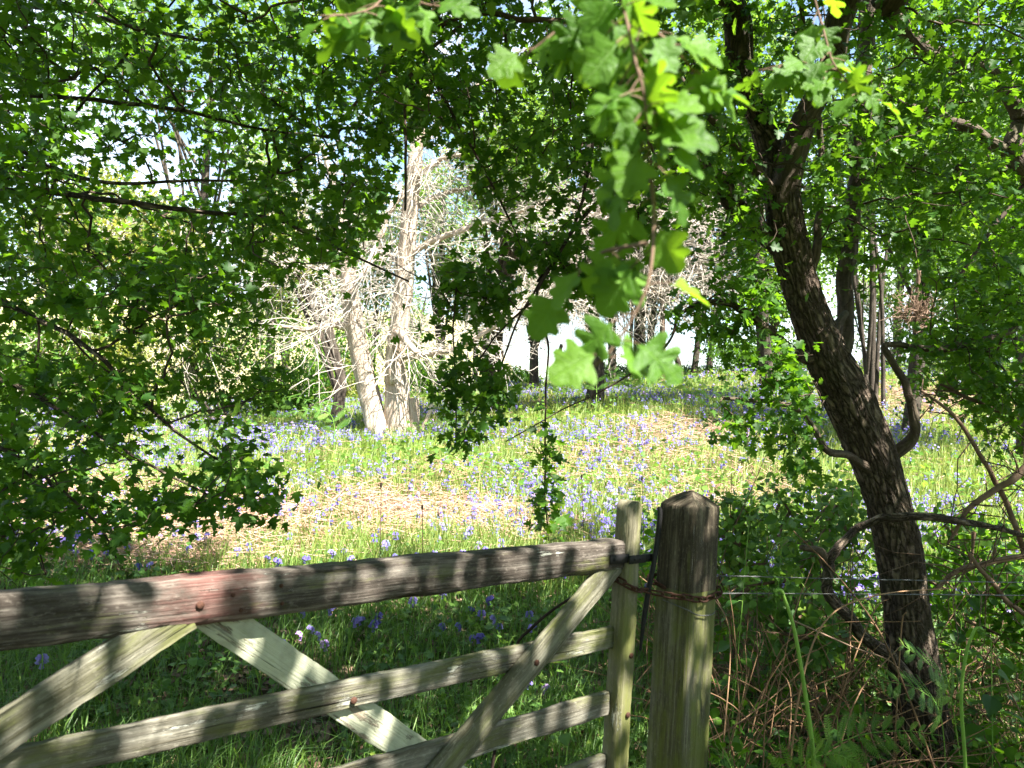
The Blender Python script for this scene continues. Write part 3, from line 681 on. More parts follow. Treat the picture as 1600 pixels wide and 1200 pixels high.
haw_limb([(1290, 560, 3.5, 30), (1240, 545, 3.4, 16), (1170, 490, 3.3, 12), (1110, 470, 3.2, 9), (1060, 490, 3.1, 6)], BARK, 30, 8)
# a long high limb that reaches over the gate and the lane
P = np.array([pix(1338, -60, 3.15), (1.25, 2.3, 4.0), (.6, 1.5, 4.35), (.1, .6, 4.4), (-.6, -.6, 4.3), (-1.2, -2.0, 4.1)]); R = np.array([.05, .045, .04, .032, .022, .012])
o, p, r = limb_mesh('limb', P, R, BARK_S, haw, 10, 50); LIMBS.append((p, r))
P = np.array([(1.35, 3.0, 3.2), (1.8, 1.7, 4.1), (2.4, .3, 4.4), (2.9, -1.4, 4.5), (3.2, -3.0, 4.4)]); R = np.array([.06, .05, .04, .025, .012])
o, p, r = limb_mesh('limb', P, R, BARK_S, haw, 10, 50); LIMBS.append((p, r))
P = np.array([pix(1120, -60, 3.3), (.35, 3.1, 3.6), (-.5, 3.4, 3.9), (-1.4, 3.9, 4.2)]); R = np.array([.045, .035, .026, .012])
o, p, r = limb_mesh('limb', P, R, BARK, haw, 10, 40); LIMBS.append((p, r))
# hanging twig in the middle of the view and its neighbours
haw_limb([(960, 40, 3.0, 8), (930, 200, 2.9, 6), (905, 330, 2.8, 6), (870, 400, 2.75, 6), (838, 465, 2.7, 5), (856, 540, 2.65, 4), (852, 620, 2.65, 3.5), (852, 700, 2.65, 3), (852, 770, 2.65, 3), (858, 845, 2.65, 2)], TWIG, 60, 6, 'branch')
haw_limb([(870, 400, 2.75, 5), (810, 500, 2.75, 4), (775, 590, 2.75, 3), (730, 660, 2.75, 2.5), (725, 690, 2.75, 2)], TWIG, 40, 6, 'branch')
haw_limb([(838, 465, 2.7, 4), (780, 520, 2.75, 3), (740, 570, 2.8, 3), (690, 610, 2.85, 2)], TWIG, 30, 6, 'branch')
haw_limb([(715, 420, 2.85, 4), (708, 520, 2.8, 3), (712, 600, 2.8, 3), (712, 690, 2.8, 2)], TWIG, 30, 6, 'branch')
haw_limb([(960, 40, 3.0, 8), (820, 30, 2.9, 9), (720, 25, 2.85, 9), (600, 110, 2.85, 7), (540, 180, 2.9, 4)], TWIG, 30, 6, 'branch')
haw_limb([(720, 40, 2.85, 7), (660, 90, 2.8, 6), (636, 140, 2.8, 5), (634, 240, 2.8, 5), (632, 330, 2.8, 4)], TWIG, 30, 6, 'branch')
haw_limb([(680, 130, 2.8, 6), (720, 200, 2.75, 5), (770, 290, 2.75, 4), (800, 350, 2.75, 3)], TWIG, 30, 6, 'branch')
haw_limb([(1060, 490, 3.1, 5), (1040, 540, 3.0, 4), (960, 600, 2.9, 3), (880, 640, 2.85, 2.5), (790, 690, 2.8, 2)], TWIG, 40, 6, 'branch')

sp_, sd_ = seeds(LIMBS)
B = [fill_px([(540, -60), (1110, -60), (1110, 330), (1010, 400), (900, 360), (800, 310), (740, 300), (690, 250), (650, 210), (560, 190)], 2.3, 3.7, 560, -.1),
     fill_px([(1060, -60), (1660, -60), (1660, 420), (1500, 480), (1330, 420), (1260, 380), (1120, 420), (1050, 400), (1070, 200)], 2.8, 4.4, 760, -.06),
     fill_px([(1100, 440), (1200, 400), (1260, 500), (1290, 640), (1250, 760), (1150, 720), (1110, 640), (1130, 600), (1060, 520), (1060, 470)], 2.9, 3.35, 105, .05, 2.4),
     fill_px([(1400, 520), (1660, 440), (1660, 650), (1500, 640), (1420, 600)], 3.4, 4.6, 130, .0),
     fill_px([(1500, 560), (1660, 540), (1660, 740), (1540, 700)], 3.4, 4.4, 50, .0),
     fill_px([(690, 360), (800, 350), (790, 470), (740, 560), (690, 520)], 2.6, 3.1, 40, -.1, 3),
     fill_px([(690, 560), (770, 560), (790, 640), (775, 700), (730, 715), (690, 670)], 2.65, 2.9, 24, -.4),
     fill_px([(820, 630), (875, 620), (870, 760), (880, 840), (830, 850), (840, 740)], 2.62, 2.68, 11, -.5),
     fill_px([(600, 400), (680, 420), (700, 470), (640, 560), (630, 470)], 2.7, 2.95, 9, -.5),
     fill_px([(800, 350), (1000, 400), (960, 470), (820, 420)], 2.6, 3.2, 40, -.2)]
sprig_c = pix(1010, 230, .64)
SUN_GAPS = [(sprig_c, .40), (pix(1240, 130, 1.15), .18), (pix(600, 30, .9), .16), (pix(270, 950, 1.66), .10), (pix(1170, 520, 3.1), .35), (pix(560, 930, 1.95), .06), (pix(800, 900, 2.3), .06)]  # gaps cut in the unseen canopy along sun rays to light these spots
B.append(fill_box((-3.2, -3.6, 3.3), (4.6, 3.2, 5.4), 2050, -.28, 1.1, SUN_GAPS))
pts = np.concatenate(B)
N_, par_, D_, load_, S_ = grow(sp_, sd_, pts)
ep, er = edge_paths(N_, par_, D_, load_, S_)
v, q = tubes(ep, er, 5); mb = MB(); mb.add(v, {4: q}); kind(mb.build('twigs', TWIG, haw, True), 'stuff')
pos, Fr, sz = leaves_on(N_, par_, load_, S_, 12, spread=.042, size=(.031, .049), hi=-len(B[-1]))
cp, cf, cs = leaves_on(N_, par_, load_, S_, 26, 40, (.068, .10), spread=.12, lo=-len(B[-1]))  # unseen overhead leaves, made large and dense to shade gate and foreground
pc_, qc_, zc_ = proj(cp); ck = ~((zc_ > 0) & (pc_ > -40) & (pc_ < 1640) & (qc_ > -40)) & ~np.any([np.linalg.norm(np.cross(cp - h, SUN), axis=1) < r for h, r in SUN_GAPS], axis=0)
cp, cf, cs = cp[ck], cf[ck], cs[ck]
px_, py_, z_ = proj(pos)
# the views left open between the boughs
OPEN = [[(640, 210), (735, 260), (745, 300), (690, 420), (680, 520), (640, 540), (450, 470), (560, 410), (600, 330)],
        [(390, 560), (680, 560), (690, 700), (830, 850), (830, 640), (875, 620), (880, 850), (1110, 820), (1100, 640), (1130, 600), (1130, 530), (940, 510), (880, 540), (800, 640), (800, 700), (720, 720), (690, 680), (660, 560), (560, 500)]]
opn = inpoly(px_, py_, OPEN[0]) | inpoly(px_, py_, OPEN[1])
tmask = inpoly(px_, py_, [(1185, 300), (1265, 300), (1290, 430), (1390, 640), (1470, 860), (1490, 1200), (1360, 1200), (1340, 780), (1240, 560), (1195, 400)]) | inpoly(px_, py_, [(1195, 300), (1260, 300), (1350, 40), (1350, 0), (1295, 0), (1240, 150), (1200, 240), (1170, 60), (1130, 60), (1160, 180)])
keep0 = ~(tmask & (z_ < 3.6) & (z_ > 0) & (RNG.random(len(pos)) < .85)) & ~(opn & (RNG.random(len(pos)) < .93) & (z_ > 0)) & ~((z_ < 1.6) & (z_ > 0) & (px_ > -100) & (px_ < 1700) & (py_ > -100))
pos, Fr, sz = pos[keep0], Fr[keep0], sz[keep0]

# leafy sprigs close to the lens, hanging from the overhead limb
SPRIGS = [([(945, -420, 1.1), (955, -120, .78), (985, 60, .70), (1008, 160, .69), (1015, 260, .70)], 32, (.034, .050), 1),
          ([(1015, 260, .72), (1022, 340, .71), (1010, 450, .70), (960, 540, .70), (925, 575, .70)], 8, (.038, .054), 1),
          ([(985, 30, .75), (1050, 70, .78), (1110, 150, .80)], 16, (.036, .050), 1),
          ([(985, 20, .76), (900, 30, .80), (830, 80, .82)], 13, (.036, .050), 1),
          ([(1010, 380, .70), (930, 400, .74), (880, 460, .76)], 5, (.040, .054), 1),
          ([(1240, -380, 1.3), (1255, -100, 1.18), (1290, 60, 1.12), (1310, 110, 1.1), (1360, 160, 1.1)], 16, (.040, .052), 1),
          ([(1310, 110, 1.1), (1240, 100, 1.12), (1185, 110, 1.14)], 10, (.040, .052), 1),
          ([(640, -380, 1.1), (620, -120, .96), (600, -10, .92), (560, 20, .9), (500, 25, .9)], 12, (.042, .054), 1),
          ([(610, -20, .92), (660, 5, .95), (690, 10, .96)], 5, (.042, .054), 1)]
nsp = 0
for rows, n, (s0, s1), _ in SPRIGS:
    mb = MB(); sp_pos, sp_fr, sp_sz = [], [], []
    P = spline([pix(*r) for r in rows], 40); v, q = one_tube(P, np.linspace(.0022, .0009, 40), 6); mb.add(v, {4: q})
    start = 12 if rows[0][1] < -300 else 4
    for i in range(n):
        tt = (i + .5) / n; k = int(start + tt * (39 - start)); a = P[k]
        side = RT * (1 if i % 2 else -1) * RNG.uniform(.35, 1.1) + UP * RNG.uniform(-1.2, .25) - FW * RNG.uniform(-.5, .6)
        d = nrm(side); L = RNG.uniform(.008, .026); p0 = a + d * L
        v, q = one_tube(np.array([a, a + d * L * .5 + (0, 0, .001), p0 + d * .002]), [.0008, .0007, .0006], 5); mb.add(v, {4: q}, .5)
        nr = -FW * RNG.uniform(.2, 1.0) + UP * RNG.uniform(.1, 1.0) + RT * RNG.normal(0, .5)
        dd = nrm(d + np.array([0, 0, -.45])); sp_pos.append(p0); sp_fr.append(frames(dd[None], nr[None])[0]); sp_sz.append(RNG.uniform(s0, s1))
    o = mb.build('sprig', TWIG_R, haw, True); o['label'] = 'leafy hawthorn sprig hanging close to the viewer'; bpy.context.view_layer.update()
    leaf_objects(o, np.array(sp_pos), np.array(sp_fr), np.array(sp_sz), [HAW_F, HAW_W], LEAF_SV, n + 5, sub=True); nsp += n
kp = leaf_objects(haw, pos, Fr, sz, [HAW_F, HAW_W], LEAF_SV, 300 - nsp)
pos, Fr, sz = pos[kp], Fr[kp], sz[kp]
crown_mesh('crown', haw, HAW, pos, Fr, sz, LEAF_H)
crown_mesh('unseen_shade_crown', haw, OVAL, cp, cf, cs, LEAF_H)

# ------------------------------------------------------------------ tree off the right edge whose boughs cross the frame
rb = on(3.9, 3.6)
rtree = thing('hawthorn_tree', 'hawthorn at the right edge with one big crooked bough curving back up', 'tree', rb)
RL = []
P = np.array([rb - (0, 0, .1), rb + (-.05, .05, .8), rb + (-.15, .1, 1.6), pix(1690, 320, 4.3)]); o, p, r = limb_mesh('trunk', P, [.15, .12, .10, .06], BARK, rtree, 24, 60, ridges=.05); RL.append((p, r))
haw_limb([(1700, 340, 4.3, 40), (1640, 310, 4.3, 36), (1600, 275, 4.3, 32), (1580, 235, 4.3, 28), (1597, 180, 4.3, 26), (1560, 120, 4.3, 26), (1500, 95, 4.3, 25), (1440, 65, 4.2, 26), (1385, 15, 4.1, 27), (1340, -50, 4.0, 24), (1280, -300, 3.8, 16)], BARK_S, 80, 12, root=rtree, reg=RL)
haw_limb([(1580, 240, 4.3, 22), (1520, 205, 4.25, 19), (1460, 178, 4.2, 16), (1400, 155, 4.2, 14), (1340, 130, 4.1, 9)], BARK_S, 40, 10, root=rtree, reg=RL)
haw_limb([(1690, 290, 4.5, 18), (1600, 268, 4.5, 15), (1480, 262, 4.5, 13), (1380, 264, 4.5, 9), (1300, 275, 4.5, 5)], BARK, 40, 8, root=rtree, reg=RL)
haw_limb([(1600, 290, 4.3, 9), (1560, 345, 4.25, 7), (1520, 400, 4.2, 6), (1490, 450, 4.2, 5)], TWIG, 24, 6, 'branch', root=rtree, reg=RL)
haw_limb([(1690, 650, 3.6, 14), (1600, 735, 3.4, 12), (1560, 760, 3.4, 10), (1510, 800, 3.4, 8), (1480, 850, 3.4, 4)], TWIG_R, 30, 7, 'branch', root=rtree, reg=RL)
haw_limb([(1690, 560, 3.6, 12), (1640, 900, 3.5, 10), (1560, 760, 3.45, 8), (1500, 660, 3.4, 6), (1440, 610, 3.4, 4)], TWIG_R, 40, 7, 'branch', root=rtree, reg=RL)
haw_limb([(1690, 640, 3.9, 9), (1600, 650, 3.8, 8), (1520, 625, 3.7, 6), (1470, 600, 3.7, 4)], TWIG_R, 30, 6, 'branch', root=rtree, reg=RL)
haw_limb([(1690, 840, 3.5, 12), (1600, 868, 3.4, 9), (1500, 890, 3.4, 8), (1465, 920, 3.4, 6)], TWIG_R, 30, 6, 'branch', root=rtree, reg=RL)
haw_limb([(1690, 1000, 3.3, 9), (1600, 960, 3.3, 8), (1540, 900, 3.3, 7), (1515, 865, 3.3, 5)], TWIG_R, 30, 6, 'branch', root=rtree, reg=RL)
sp_, sd_ = seeds(RL, .1)
pts = np.concatenate([fill_px([(1360, -60), (1700, -60), (1700, 560), (1560, 560), (1450, 420), (1330, 250)], 3.9, 5.6, 640, -.06),
                      fill_box((2.6, -1.5, 3.0), (5.5, 5.0, 4.8), 240, -.02)])
N_, par_, D_, load_, S_ = grow(sp_, sd_, pts)
ep, er = edge_paths(N_, par_, D_, load_, S_); v, q = tubes(ep, er, 5); mb = MB(); mb.add(v, {4: q}); kind(mb.build('twigs', TWIG, rtree, True), 'stuff')
# bare side twigs, low down
tw = []
for P, R in RL[5:]:
    for i in range(16):
        k = RNG.integers(8, len(P)); d = nrm(RNG.normal(0, 1, 3) + [0, 0, .3]); L = RNG.uniform(.12, .45)
        a = P[k]; tw.append(np.array([a, a + d * L * .35 + RNG.normal(0, .02, 3), a + d * L * .7 + RNG.normal(0, .04, 3), a + d * L + RNG.normal(0, .05, 3)]))
v, q = tubes(np.array(tw), np.tile(np.linspace(.0035, .001, 4), (len(tw), 1)), 5); mb = MB(); mb.add(v, {4: q}); kind(mb.build('bare_twigs', TWIG_R, rtree, True), 'stuff')
pos, Fr, sz = leaves_on(N_, par_, load_, S_, 11)
px_, py_, z_ = proj(pos); bough = inpoly(px_, py_, [(1620, 250), (1570, 240), (1570, 180), (1540, 140), (1430, 100), (1350, 20), (1350, -20), (1400, -20), (1470, 50), (1580, 90), (1620, 170)]) | inpoly(px_, py_, [(1600, 270), (1450, 200), (1340, 150), (1340, 110), (1460, 155), (1600, 220)])
bk = ~(bough & (z_ < 4.5) & (RNG.random(len(pos)) < .8)); pos, Fr, sz = pos[bk], Fr[bk], sz[bk]
kp = leaf_objects(rtree, pos, Fr, sz, [HAW_F, HAW_W], LEAF_HV, 150)
crown_mesh('crown', rtree, HAW, pos[kp], Fr[kp], sz[kp], LEAF_H)

# ------------------------------------------------------------------ field maple hanging in from the left
lb = on(-3.55, 3.7)
maple = thing('maple_tree', 'dark leafy field maple hanging in from the left edge', 'tree', lb)
ML = []
P = np.array([lb - (0, 0, .1), lb + (.05, 0, 1.0), lb + (.1, 0, 2.0), lb + (.3, -.1, 3.2), lb + (.4, -.2, 4.6)])
o, p, r = limb_mesh('trunk', P, [.19, .15, .13, .10, .05], BARK, maple, 28, 80, ridges=.05); ML.append((p, r))
tk = lambda z: lb + np.array([.1, 0, z])
def ml(rows, h, n=40):
    P, R = pxpath(rows); R = R * .72; P = np.vstack([tk(h), P]); R = np.r_[R[0] * 1.3, R]
    o, p, r = limb_mesh('limb', P, R, BARK_S if h > 9 else BARK, maple, 8, n, .06); ML.append((p, r))
ml([(-150, 320, 3.6, 18), (0, 298, 3.5, 15), (90, 302, 3.45, 13), (180, 314, 3.4, 12), (300, 330, 3.4, 10), (420, 340, 3.45, 8), (500, 375, 3.5, 6), (640, 440, 3.6, 4)], 2.0)
ml([(-150, 190, 3.7, 14), (0, 153, 3.6, 11), (140, 156, 3.55, 10), (280, 172, 3.5, 8), (400, 200, 3.5, 6), (520, 215, 3.5, 4)], 2.3)
ml([(-150, 240, 3.5, 12), (0, 225, 3.4, 10), (80, 262, 3.4, 10), (170, 285, 3.4, 8), (320, 282, 3.4, 6), (430, 280, 3.4, 4)], 2.1)
ml([(-150, 420, 3.2, 14), (60, 500, 3.1, 11), (150, 555, 3.0, 10), (200, 605, 3.0, 9), (270, 670, 2.9, 7), (340, 720, 2.9, 5), (420, 790, 2.9, 3)], 1.6)
ml([(-150, 540, 3.0, 14), (0, 592, 2.9, 12), (90, 640, 2.85, 10), (170, 690, 2.8, 8), (250, 735, 2.8, 6), (330, 775, 2.8, 4)], 1.4)
ml([(-150, 40, 4.0, 14), (60, 10, 3.9, 12), (200, 40, 3.8, 9), (330, 65, 3.7, 7), (450, 62, 3.6, 5)], 2.8)
ml([(-100, 330, 3.5, 8), (40, 260, 3.5, 7), (140, 150, 3.55, 6), (230, 50, 3.6, 5), (290, -20, 3.6, 4)], 2.1)
ml([(-150, -100, 3.6, 16), (150, -120, 3.4, 13), (420, -100, 3.2, 10), (600, -60, 3.1, 7)], 3.2)
ml([(-150, 640, 2.9, 12), (0, 700, 2.75, 9), (90, 760, 2.7, 7), (160, 830, 2.7, 5), (190, 890, 2.7, 3)], 1.2)
sp_, sd_ = seeds(ML, .09)
pts = np.concatenate([
    fill_px([(-80, -60), (640, -60), (660, 180), (640, 250), (600, 330), (560, 410), (440, 420), (330, 470), (-80, 480)], 2.7, 4.9, 1350, -.08, 1.4),
    fill_px([(-80, 430), (300, 440), (420, 440), (400, 500), (330, 560), (250, 620), (-80, 640)], 2.6, 4.0, 170, .0, 2.4),
    fill_px([(-80, 600), (220, 590), (340, 640), (400, 720), (440, 800), (330, 805), (250, 800), (210, 840), (150, 900), (-80, 920)], 2.4, 3.4, 215, -.02, 2.8),
    fill_px([(330, 600), (400, 590), (470, 570), (420, 620), (360, 640)], 3.0, 3.4, 14, -.5),
    fill_box((-4.6, .5, 2.6), (-.6, 4.0, 4.6), 300, -.05)])
N_, par_, D_, load_, S_ = grow(sp_, sd_, pts)
ep, er = edge_paths(N_, par_, D_, load_, S_); v, q = tubes(ep, er, 5); mb = MB(); mb.add(v, {4: q}); kind(mb.build('twigs', TWIG, maple, True), 'stuff')
pos, Fr, sz = leaves_on(N_, par_, load_, S_, 11, size=(.030, .049))
px_, py_, z_ = proj(pos); opn = (inpoly(px_, py_, OPEN[0]) | inpoly(px_, py_, OPEN[1])) & (RNG.random(len(pos)) < .9)
pos, Fr, sz = pos[~opn], Fr[~opn], sz[~opn]
kp = leaf_objects(maple, pos, Fr, sz, [MAP_F], LEAF_MV, 300)
crown_mesh('crown', maple, MAP, pos[kp], Fr[kp], sz[kp], LEAF_M)

# ------------------------------------------------------------------ the pale dead tree in the meadow
def curl(a, d, L, n=8, wob=.35, grav=0.0):
    out = [a]; d = nrm(d); 
    for i in range(n - 1):
        d = nrm(d + RNG.normal(0, wob, 3) + np.array([0, 0, -grav])); out.append(out[-1] + d * L / (n - 1))
    return np.array(out)
def twig_mass(name, root, anchors, dirs, n, L, r, mat, wob=.35, grav=0.0, pts_n=9, sides=4, gens=2):
    paths = []; rad = []; k = RNG.integers(0, len(anchors), n)
    for i in k:
        c = curl(anchors[i], dirs[i] + RNG.normal(0, .6, 3), RNG.uniform(*L), pts_n, wob, grav); paths.append(c); rad.append(np.linspace(r, r * .35, pts_n))
        if gens > 1:
            for _ in range(RNG.integers(1, 4)):
                j = RNG.integers(2, pts_n - 1); paths.append(curl(c[j], nrm(c[j] - c[j - 1]) + RNG.normal(0, .7, 3), RNG.uniform(*L) * .5, pts_n, wob, grav)); rad.append(np.linspace(r * .6, r * .22, pts_n))
    v, q = tubes(np.array(paths), np.array(rad), sides); mb = MB(); mb.add(v, {4: q}); return kind(mb.build(name, mat, root, True), 'stuff')

db = gnd(612, 690); DD = (db - EYE) @ FW
dead = thing('dead_tree', 'pale barkless dead tree with twin trunks standing among bluebells', 'tree', db)
DLs = []
def dl(rows, n=40, sides=16, name='limb', rough=.07):
    P, R = pxpath([(a, b, DD + c, w) for a, b, c, w in rows]); o, p, r = limb_mesh(name, P, R, BARK_P, dead, sides, n, rough, seedz=rows[0][0] * .03, ridges=.02); DLs.append((p, r)); return o
dl([(598, 715, 0, 60), (592, 680, 0, 40), (580, 630, .1, 33), (566, 570, .1, 30), (553, 505, .1, 30), (545, 440, .1, 26), (540, 370, .2, 18), (525, 300, .3, 12), (500, 220, .3, 6)], 60, 24, 'trunk')
dl([(624, 715, .1, 66), (622, 680, .1, 48), (621, 620, .1, 38), (617, 570, .1, 30), (624, 510, .1, 30), (632, 440, .1, 29), (637, 370, .1, 27), (643, 300, .1, 25), (650, 240, .1, 22), (660, 175, .1, 20), (668, 110, .1, 14), (672, 40, .1, 8)], 80, 24, 'trunk')
dl([(612, 600, -.05, 13), (608, 550, -.1, 14), (620, 520, -.15, 14), (640, 540, -.3, 10), (650, 550, -.4, 7)], 30, 10)
dl([(550, 512, .1, 14), (520, 508, -.1, 10), (480, 515, -.3, 8), (440, 510, -.5, 4)], 30, 10)
dl([(640, 400, .1, 10), (670, 380, -.1, 9), (720, 360, -.3, 8), (790, 340, -.5, 6), (860, 310, -.7, 4)], 30, 10)
dl([(618, 560, .1, 10), (660, 555, -.2, 8), (720, 540, -.5, 8), (790, 500, -.7, 6), (850, 470, -.8, 4)], 30, 10)
dl([(643, 290, .1, 10), (610, 330, -.1, 9), (585, 390, -.2, 7), (560, 440, -.3, 4)], 30, 10)
dl([(655, 225, .1, 13), (690, 190, 0, 11), (720, 160, 0, 8), (760, 120, 0, 4)], 30, 10)
dl([(646, 280, .1, 8), (690, 250, -.2, 7), (740, 240, -.4, 5), (780, 250, -.5, 3)], 30, 8)
dl([(632, 420, .1, 8), (590, 380, .2, 7), (540, 330, .3, 5), (480, 280, .4, 3)], 30, 8)
dl([(545, 440, .1, 8), (500, 420, .1, 6), (450, 415, .1, 4), (400, 430, .1, 2)], 30, 8)
dl([(642, 330, .1, 8), (700, 300, .3, 7), (760, 300, .5, 5), (820, 330, .6, 3)], 30, 8)
st_ = dl([(646, 690, .1, 20), (646, 650, .1, 19), (645, 622, .1, 18)], 14, 12, 'stump'); st_['label'] = 'short broken third stem beside the right trunk'
dl([(652, 690, -.1, 5), (668, 650, -.1, 6), (680, 610, -.1, 4)], 14, 8)
an, dr = seeds(DLs[2:12], .1); an2, dr2 = seeds([(DLs[0][0][22:], 0), (DLs[1][0][24:], 0)], .12)
an = np.vstack([an, an2]); dr = np.vstack([dr, nrm(RNG.normal(0, 1, (len(an2), 3)) * [1, .8, .5])])
twig_mass('twigs', dead, an, dr * .8, 760, (.5, 1.6), .0085, PALE, .20, .02)

# second dead tree: the hanging tangle of pale twigs under the ridge trees
kb = gnd(922, 612); KD = 16.5; kb = on(*pix(930, 600, KD)[:2])
tang = thing('dead_tree', 'tangle of pale dead twigs hanging from a dark trunk below the ridge', 'tree', kb)
P = np.array([kb - (0, 0, .2), kb + (.0, 0, .8), pix(925, 500, KD), pix(915, 400, KD), pix(920, 250, KD), pix(930, 60, KD)])
o, p, r = limb_mesh('trunk', P, [.22, .16, .15, .14, .11, .05], BARK_F, tang, 16, 40, .08)
TL = []
for rows in ([(915, 420, 0, 14), (860, 400, -.5, 10), (800, 410, -.9, 7), (740, 470, -1.2, 4)], [(918, 380, 0, 14), (980, 370, -.5, 10), (1050, 390, -.8, 7), (1110, 430, -1, 4)], [(918, 330, 0, 12), (860, 320, -.6, 9), (800, 340, -1, 5)], [(918, 340, 0, 12), (990, 330, -.6, 9), (1070, 340, -1, 5)], [(918, 460, 0, 10), (980, 450, -.8, 8), (1040, 460, -1.2, 5)], [(918, 450, 0, 10), (880, 450, -.8, 8), (830, 470, -1.2, 5)]):
    P, R = pxpath([(a, b, KD + c, w) for a, b, c, w in rows]); o, p, r = limb_mesh('limb', P, R, BARK_P, tang, 8, 24, .06); TL.append((p, r))
an, dr = seeds(TL, .15); twig_mass('twigs', tang, an, dr * .6 + np.array([0, -.3, -.1]), 1250, (.6, 1.7), .012, PALE, .28, .05)

# ------------------------------------------------------------------ background trees and bushes
def blob_leaves(centers, radii, n, size, tilt=.8):
    k = RNG.choice(len(centers), n, p=(radii.prod(1) ** (2 / 3)) / (radii.prod(1) ** (2 / 3)).sum())
    d = nrm(RNG.normal(0, 1, (n, 3))); rr = RNG.uniform(.35, 1.0, n)[:, None] ** .5
    rr = rr * (1 + .25 * np.sin(d[:, :1] * 7 + k[:, None]) * np.cos(d[:, 1:2] * 6 + k[:, None]))
    pos = centers[k] + d * radii[k] * rr
    return pos, frames(nrm(RNG.normal(0, 1, (n, 3)) + d * .5 + [0, 0, -.3]), RNG.normal(0, tilt, (n, 3)) + d * .5 + [0, 0, .7]), RNG.uniform(*size, n)

def bg_tree(name, label, basep, crown, nleaf, mat, size=(.07, .12), trunk_r=.15, bark=None, lean=(0, 0), group=None, stems=1, ivy=0, twigs=0, cat='tree', trunk_top=None, tpl=RHO, ivy_h=(0, .8), nblob=14):
    """crown = (centre, radii); blobs of leaves on limbs from a tapering trunk"""
    bark = bark or BARK_F; root = thing(name, label, cat, basep, group); c, rad = np.array(crown[0], float), np.array(crown[1], float)
    top = np.array(trunk_top) if trunk_top is not None else c + (0, 0, rad[2] * .2)
    for s in range(stems):
        off = np.array([0, 0, 0]) if stems == 1 else np.append(RNG.normal(0, trunk_r * 2.2, 2), 0)
        t1 = top + (0 if stems == 1 else 1) * RNG.normal(0, .45, 3) * rad
        L = basep + off; mid = L + (t1 - L) * .45 + np.append(np.array(lean), 0) + np.append(RNG.normal(0, .12, 2), 0)
        P = np.array([L - (0, 0, .15), L + (mid - L) * .12, mid, t1]); rr = trunk_r / (1 if stems == 1 else 1.2)
        o, p, r = limb_mesh('trunk' if stems == 1 else 'stem', P, [rr * 1.35, rr, rr * .8, rr * .3], bark, root, 12 if stems == 1 else 7, 26, .08)
        if s == 0: main = p
    if nleaf:
        cen = c + nrm(RNG.normal(0, 1, (nblob, 3))) * rad * RNG.uniform(.25, .8, (nblob, 1)); br = rad * RNG.uniform(.28, .5, (nblob, 1))
        ps = [np.array([main[RNG.integers(12, 26)], .5 * (main[20] + x) + RNG.normal(0, .1, 3), x]) for x in cen]
        v, q = tubes(np.array(ps), np.tile([trunk_r * .3, trunk_r * .2, .012], (nblob, 1)), 5); mb = MB(); mb.add(v, {4: q}); mb.build('limbs', bark, root, True)
        pos, Fr, sz = blob_leaves(cen, br, nleaf, size); crown_mesh('crown', root, tpl, pos, Fr, sz, mat, False)
        if twigs:
            ii_ = RNG.integers(0, len(pos), twigs); twig_mass('twigs', root, cen, nrm(RNG.normal(0, 1, cen.shape)), twigs, (.5, 1.4), .012, PALE, .25, 0, 6, 3, 1)
    if ivy:
        k = RNG.integers(0, 26, ivy); t_ = RNG.uniform(*ivy_h, ivy); kk = (t_ * 25).astype(int); d = nrm(RNG.normal(0, 1, (ivy, 3)) * [1, 1, .3])
        pos = main[kk] + d * trunk_r * RNG.uniform(1.0, 2.0, (ivy, 1)) + RNG.normal(0, .05, (ivy, 3))
        crown_mesh('ivy', root, RHO, pos, frames(nrm(RNG.normal(0, 1, (ivy, 3)) + [0, 0, -.6]), d + RNG.normal(0, .4, (ivy, 3))), RNG.uniform(.05, .09, ivy), LEAF_D, False)
    return root

def at(px, d, dz=0.0):
    p = pix(px, 600, d); return on(p[0], p[1], dz)
def crown_px(px, py, d, rx, ry, rd): return (pix(px, py, d), (rx * d / FPX, rd, ry * d / FPX))

# trees along the ridge, dark against the sky
G_R = 'trees along the ridge'
bg_tree('ridge_tree', 'second ivy trunk from the left on the skyline, straight and dark', at(957, 23.5), crown_px(950, 340, 24, 170, 190, 2.5), 8000, LEAF_D, (.11, .19), .13, group=G_R, ivy=500)
bg_tree('ridge_tree', 'thin bare pole of a tree between the ridge trunks', at(981, 24.5), crown_px(985, 330, 24.5, 40, 80, 1), 500, LEAF_B, (.08, .13), .06, group=G_R)
bg_tree('ridge_tree', 'ridge trunk thickly wrapped in leafy ivy, left of the reddish trunk', at(1012, 24), crown_px(1030, 370, 24, 150, 160, 2.5), 7500, LEAF_D, (.11, .19), .12, group=G_R, ivy=1300)
bg_tree('ridge_tree', 'bare reddish brown trunk on the ridge', at(1036, 23), crown_px(1050, 250, 23, 100, 150, 2), 2600, LEAF_B, (.10, .17), .09, bark=BARK_R, group=G_R)
bg_tree('ridge_tree', 'leaning left one of the two close ridge trunks behind the hawthorn', at(1083, 23.5), crown_px(1110, 320, 23.5, 90, 130, 2), 2600, LEAF_D, (.10, .17), .10, lean=(.1, 0), group=G_R, ivy=300)
bg_tree('ridge_tree', 'right one of the two close ridge trunks, rising beside the hawthorn crown', at(1106, 24), crown_px(1140, 300, 24, 120, 180, 2.5), 3600, LEAF_D, (.10, .17), .10, group=G_R, ivy=600)
bp = at(1064, 22.8); sroot = thing('tree_stump', 'leaning broken stump on the ridge between the standing trunks', 'stump', bp)
P = np.array([bp - (0, 0, .2), bp + (-.1, 0, .5), pix(1052, 552, 22.8)]); limb_mesh('trunk', P, [.10, .085, .075], BARK_F, sroot, 12, 20, .1)
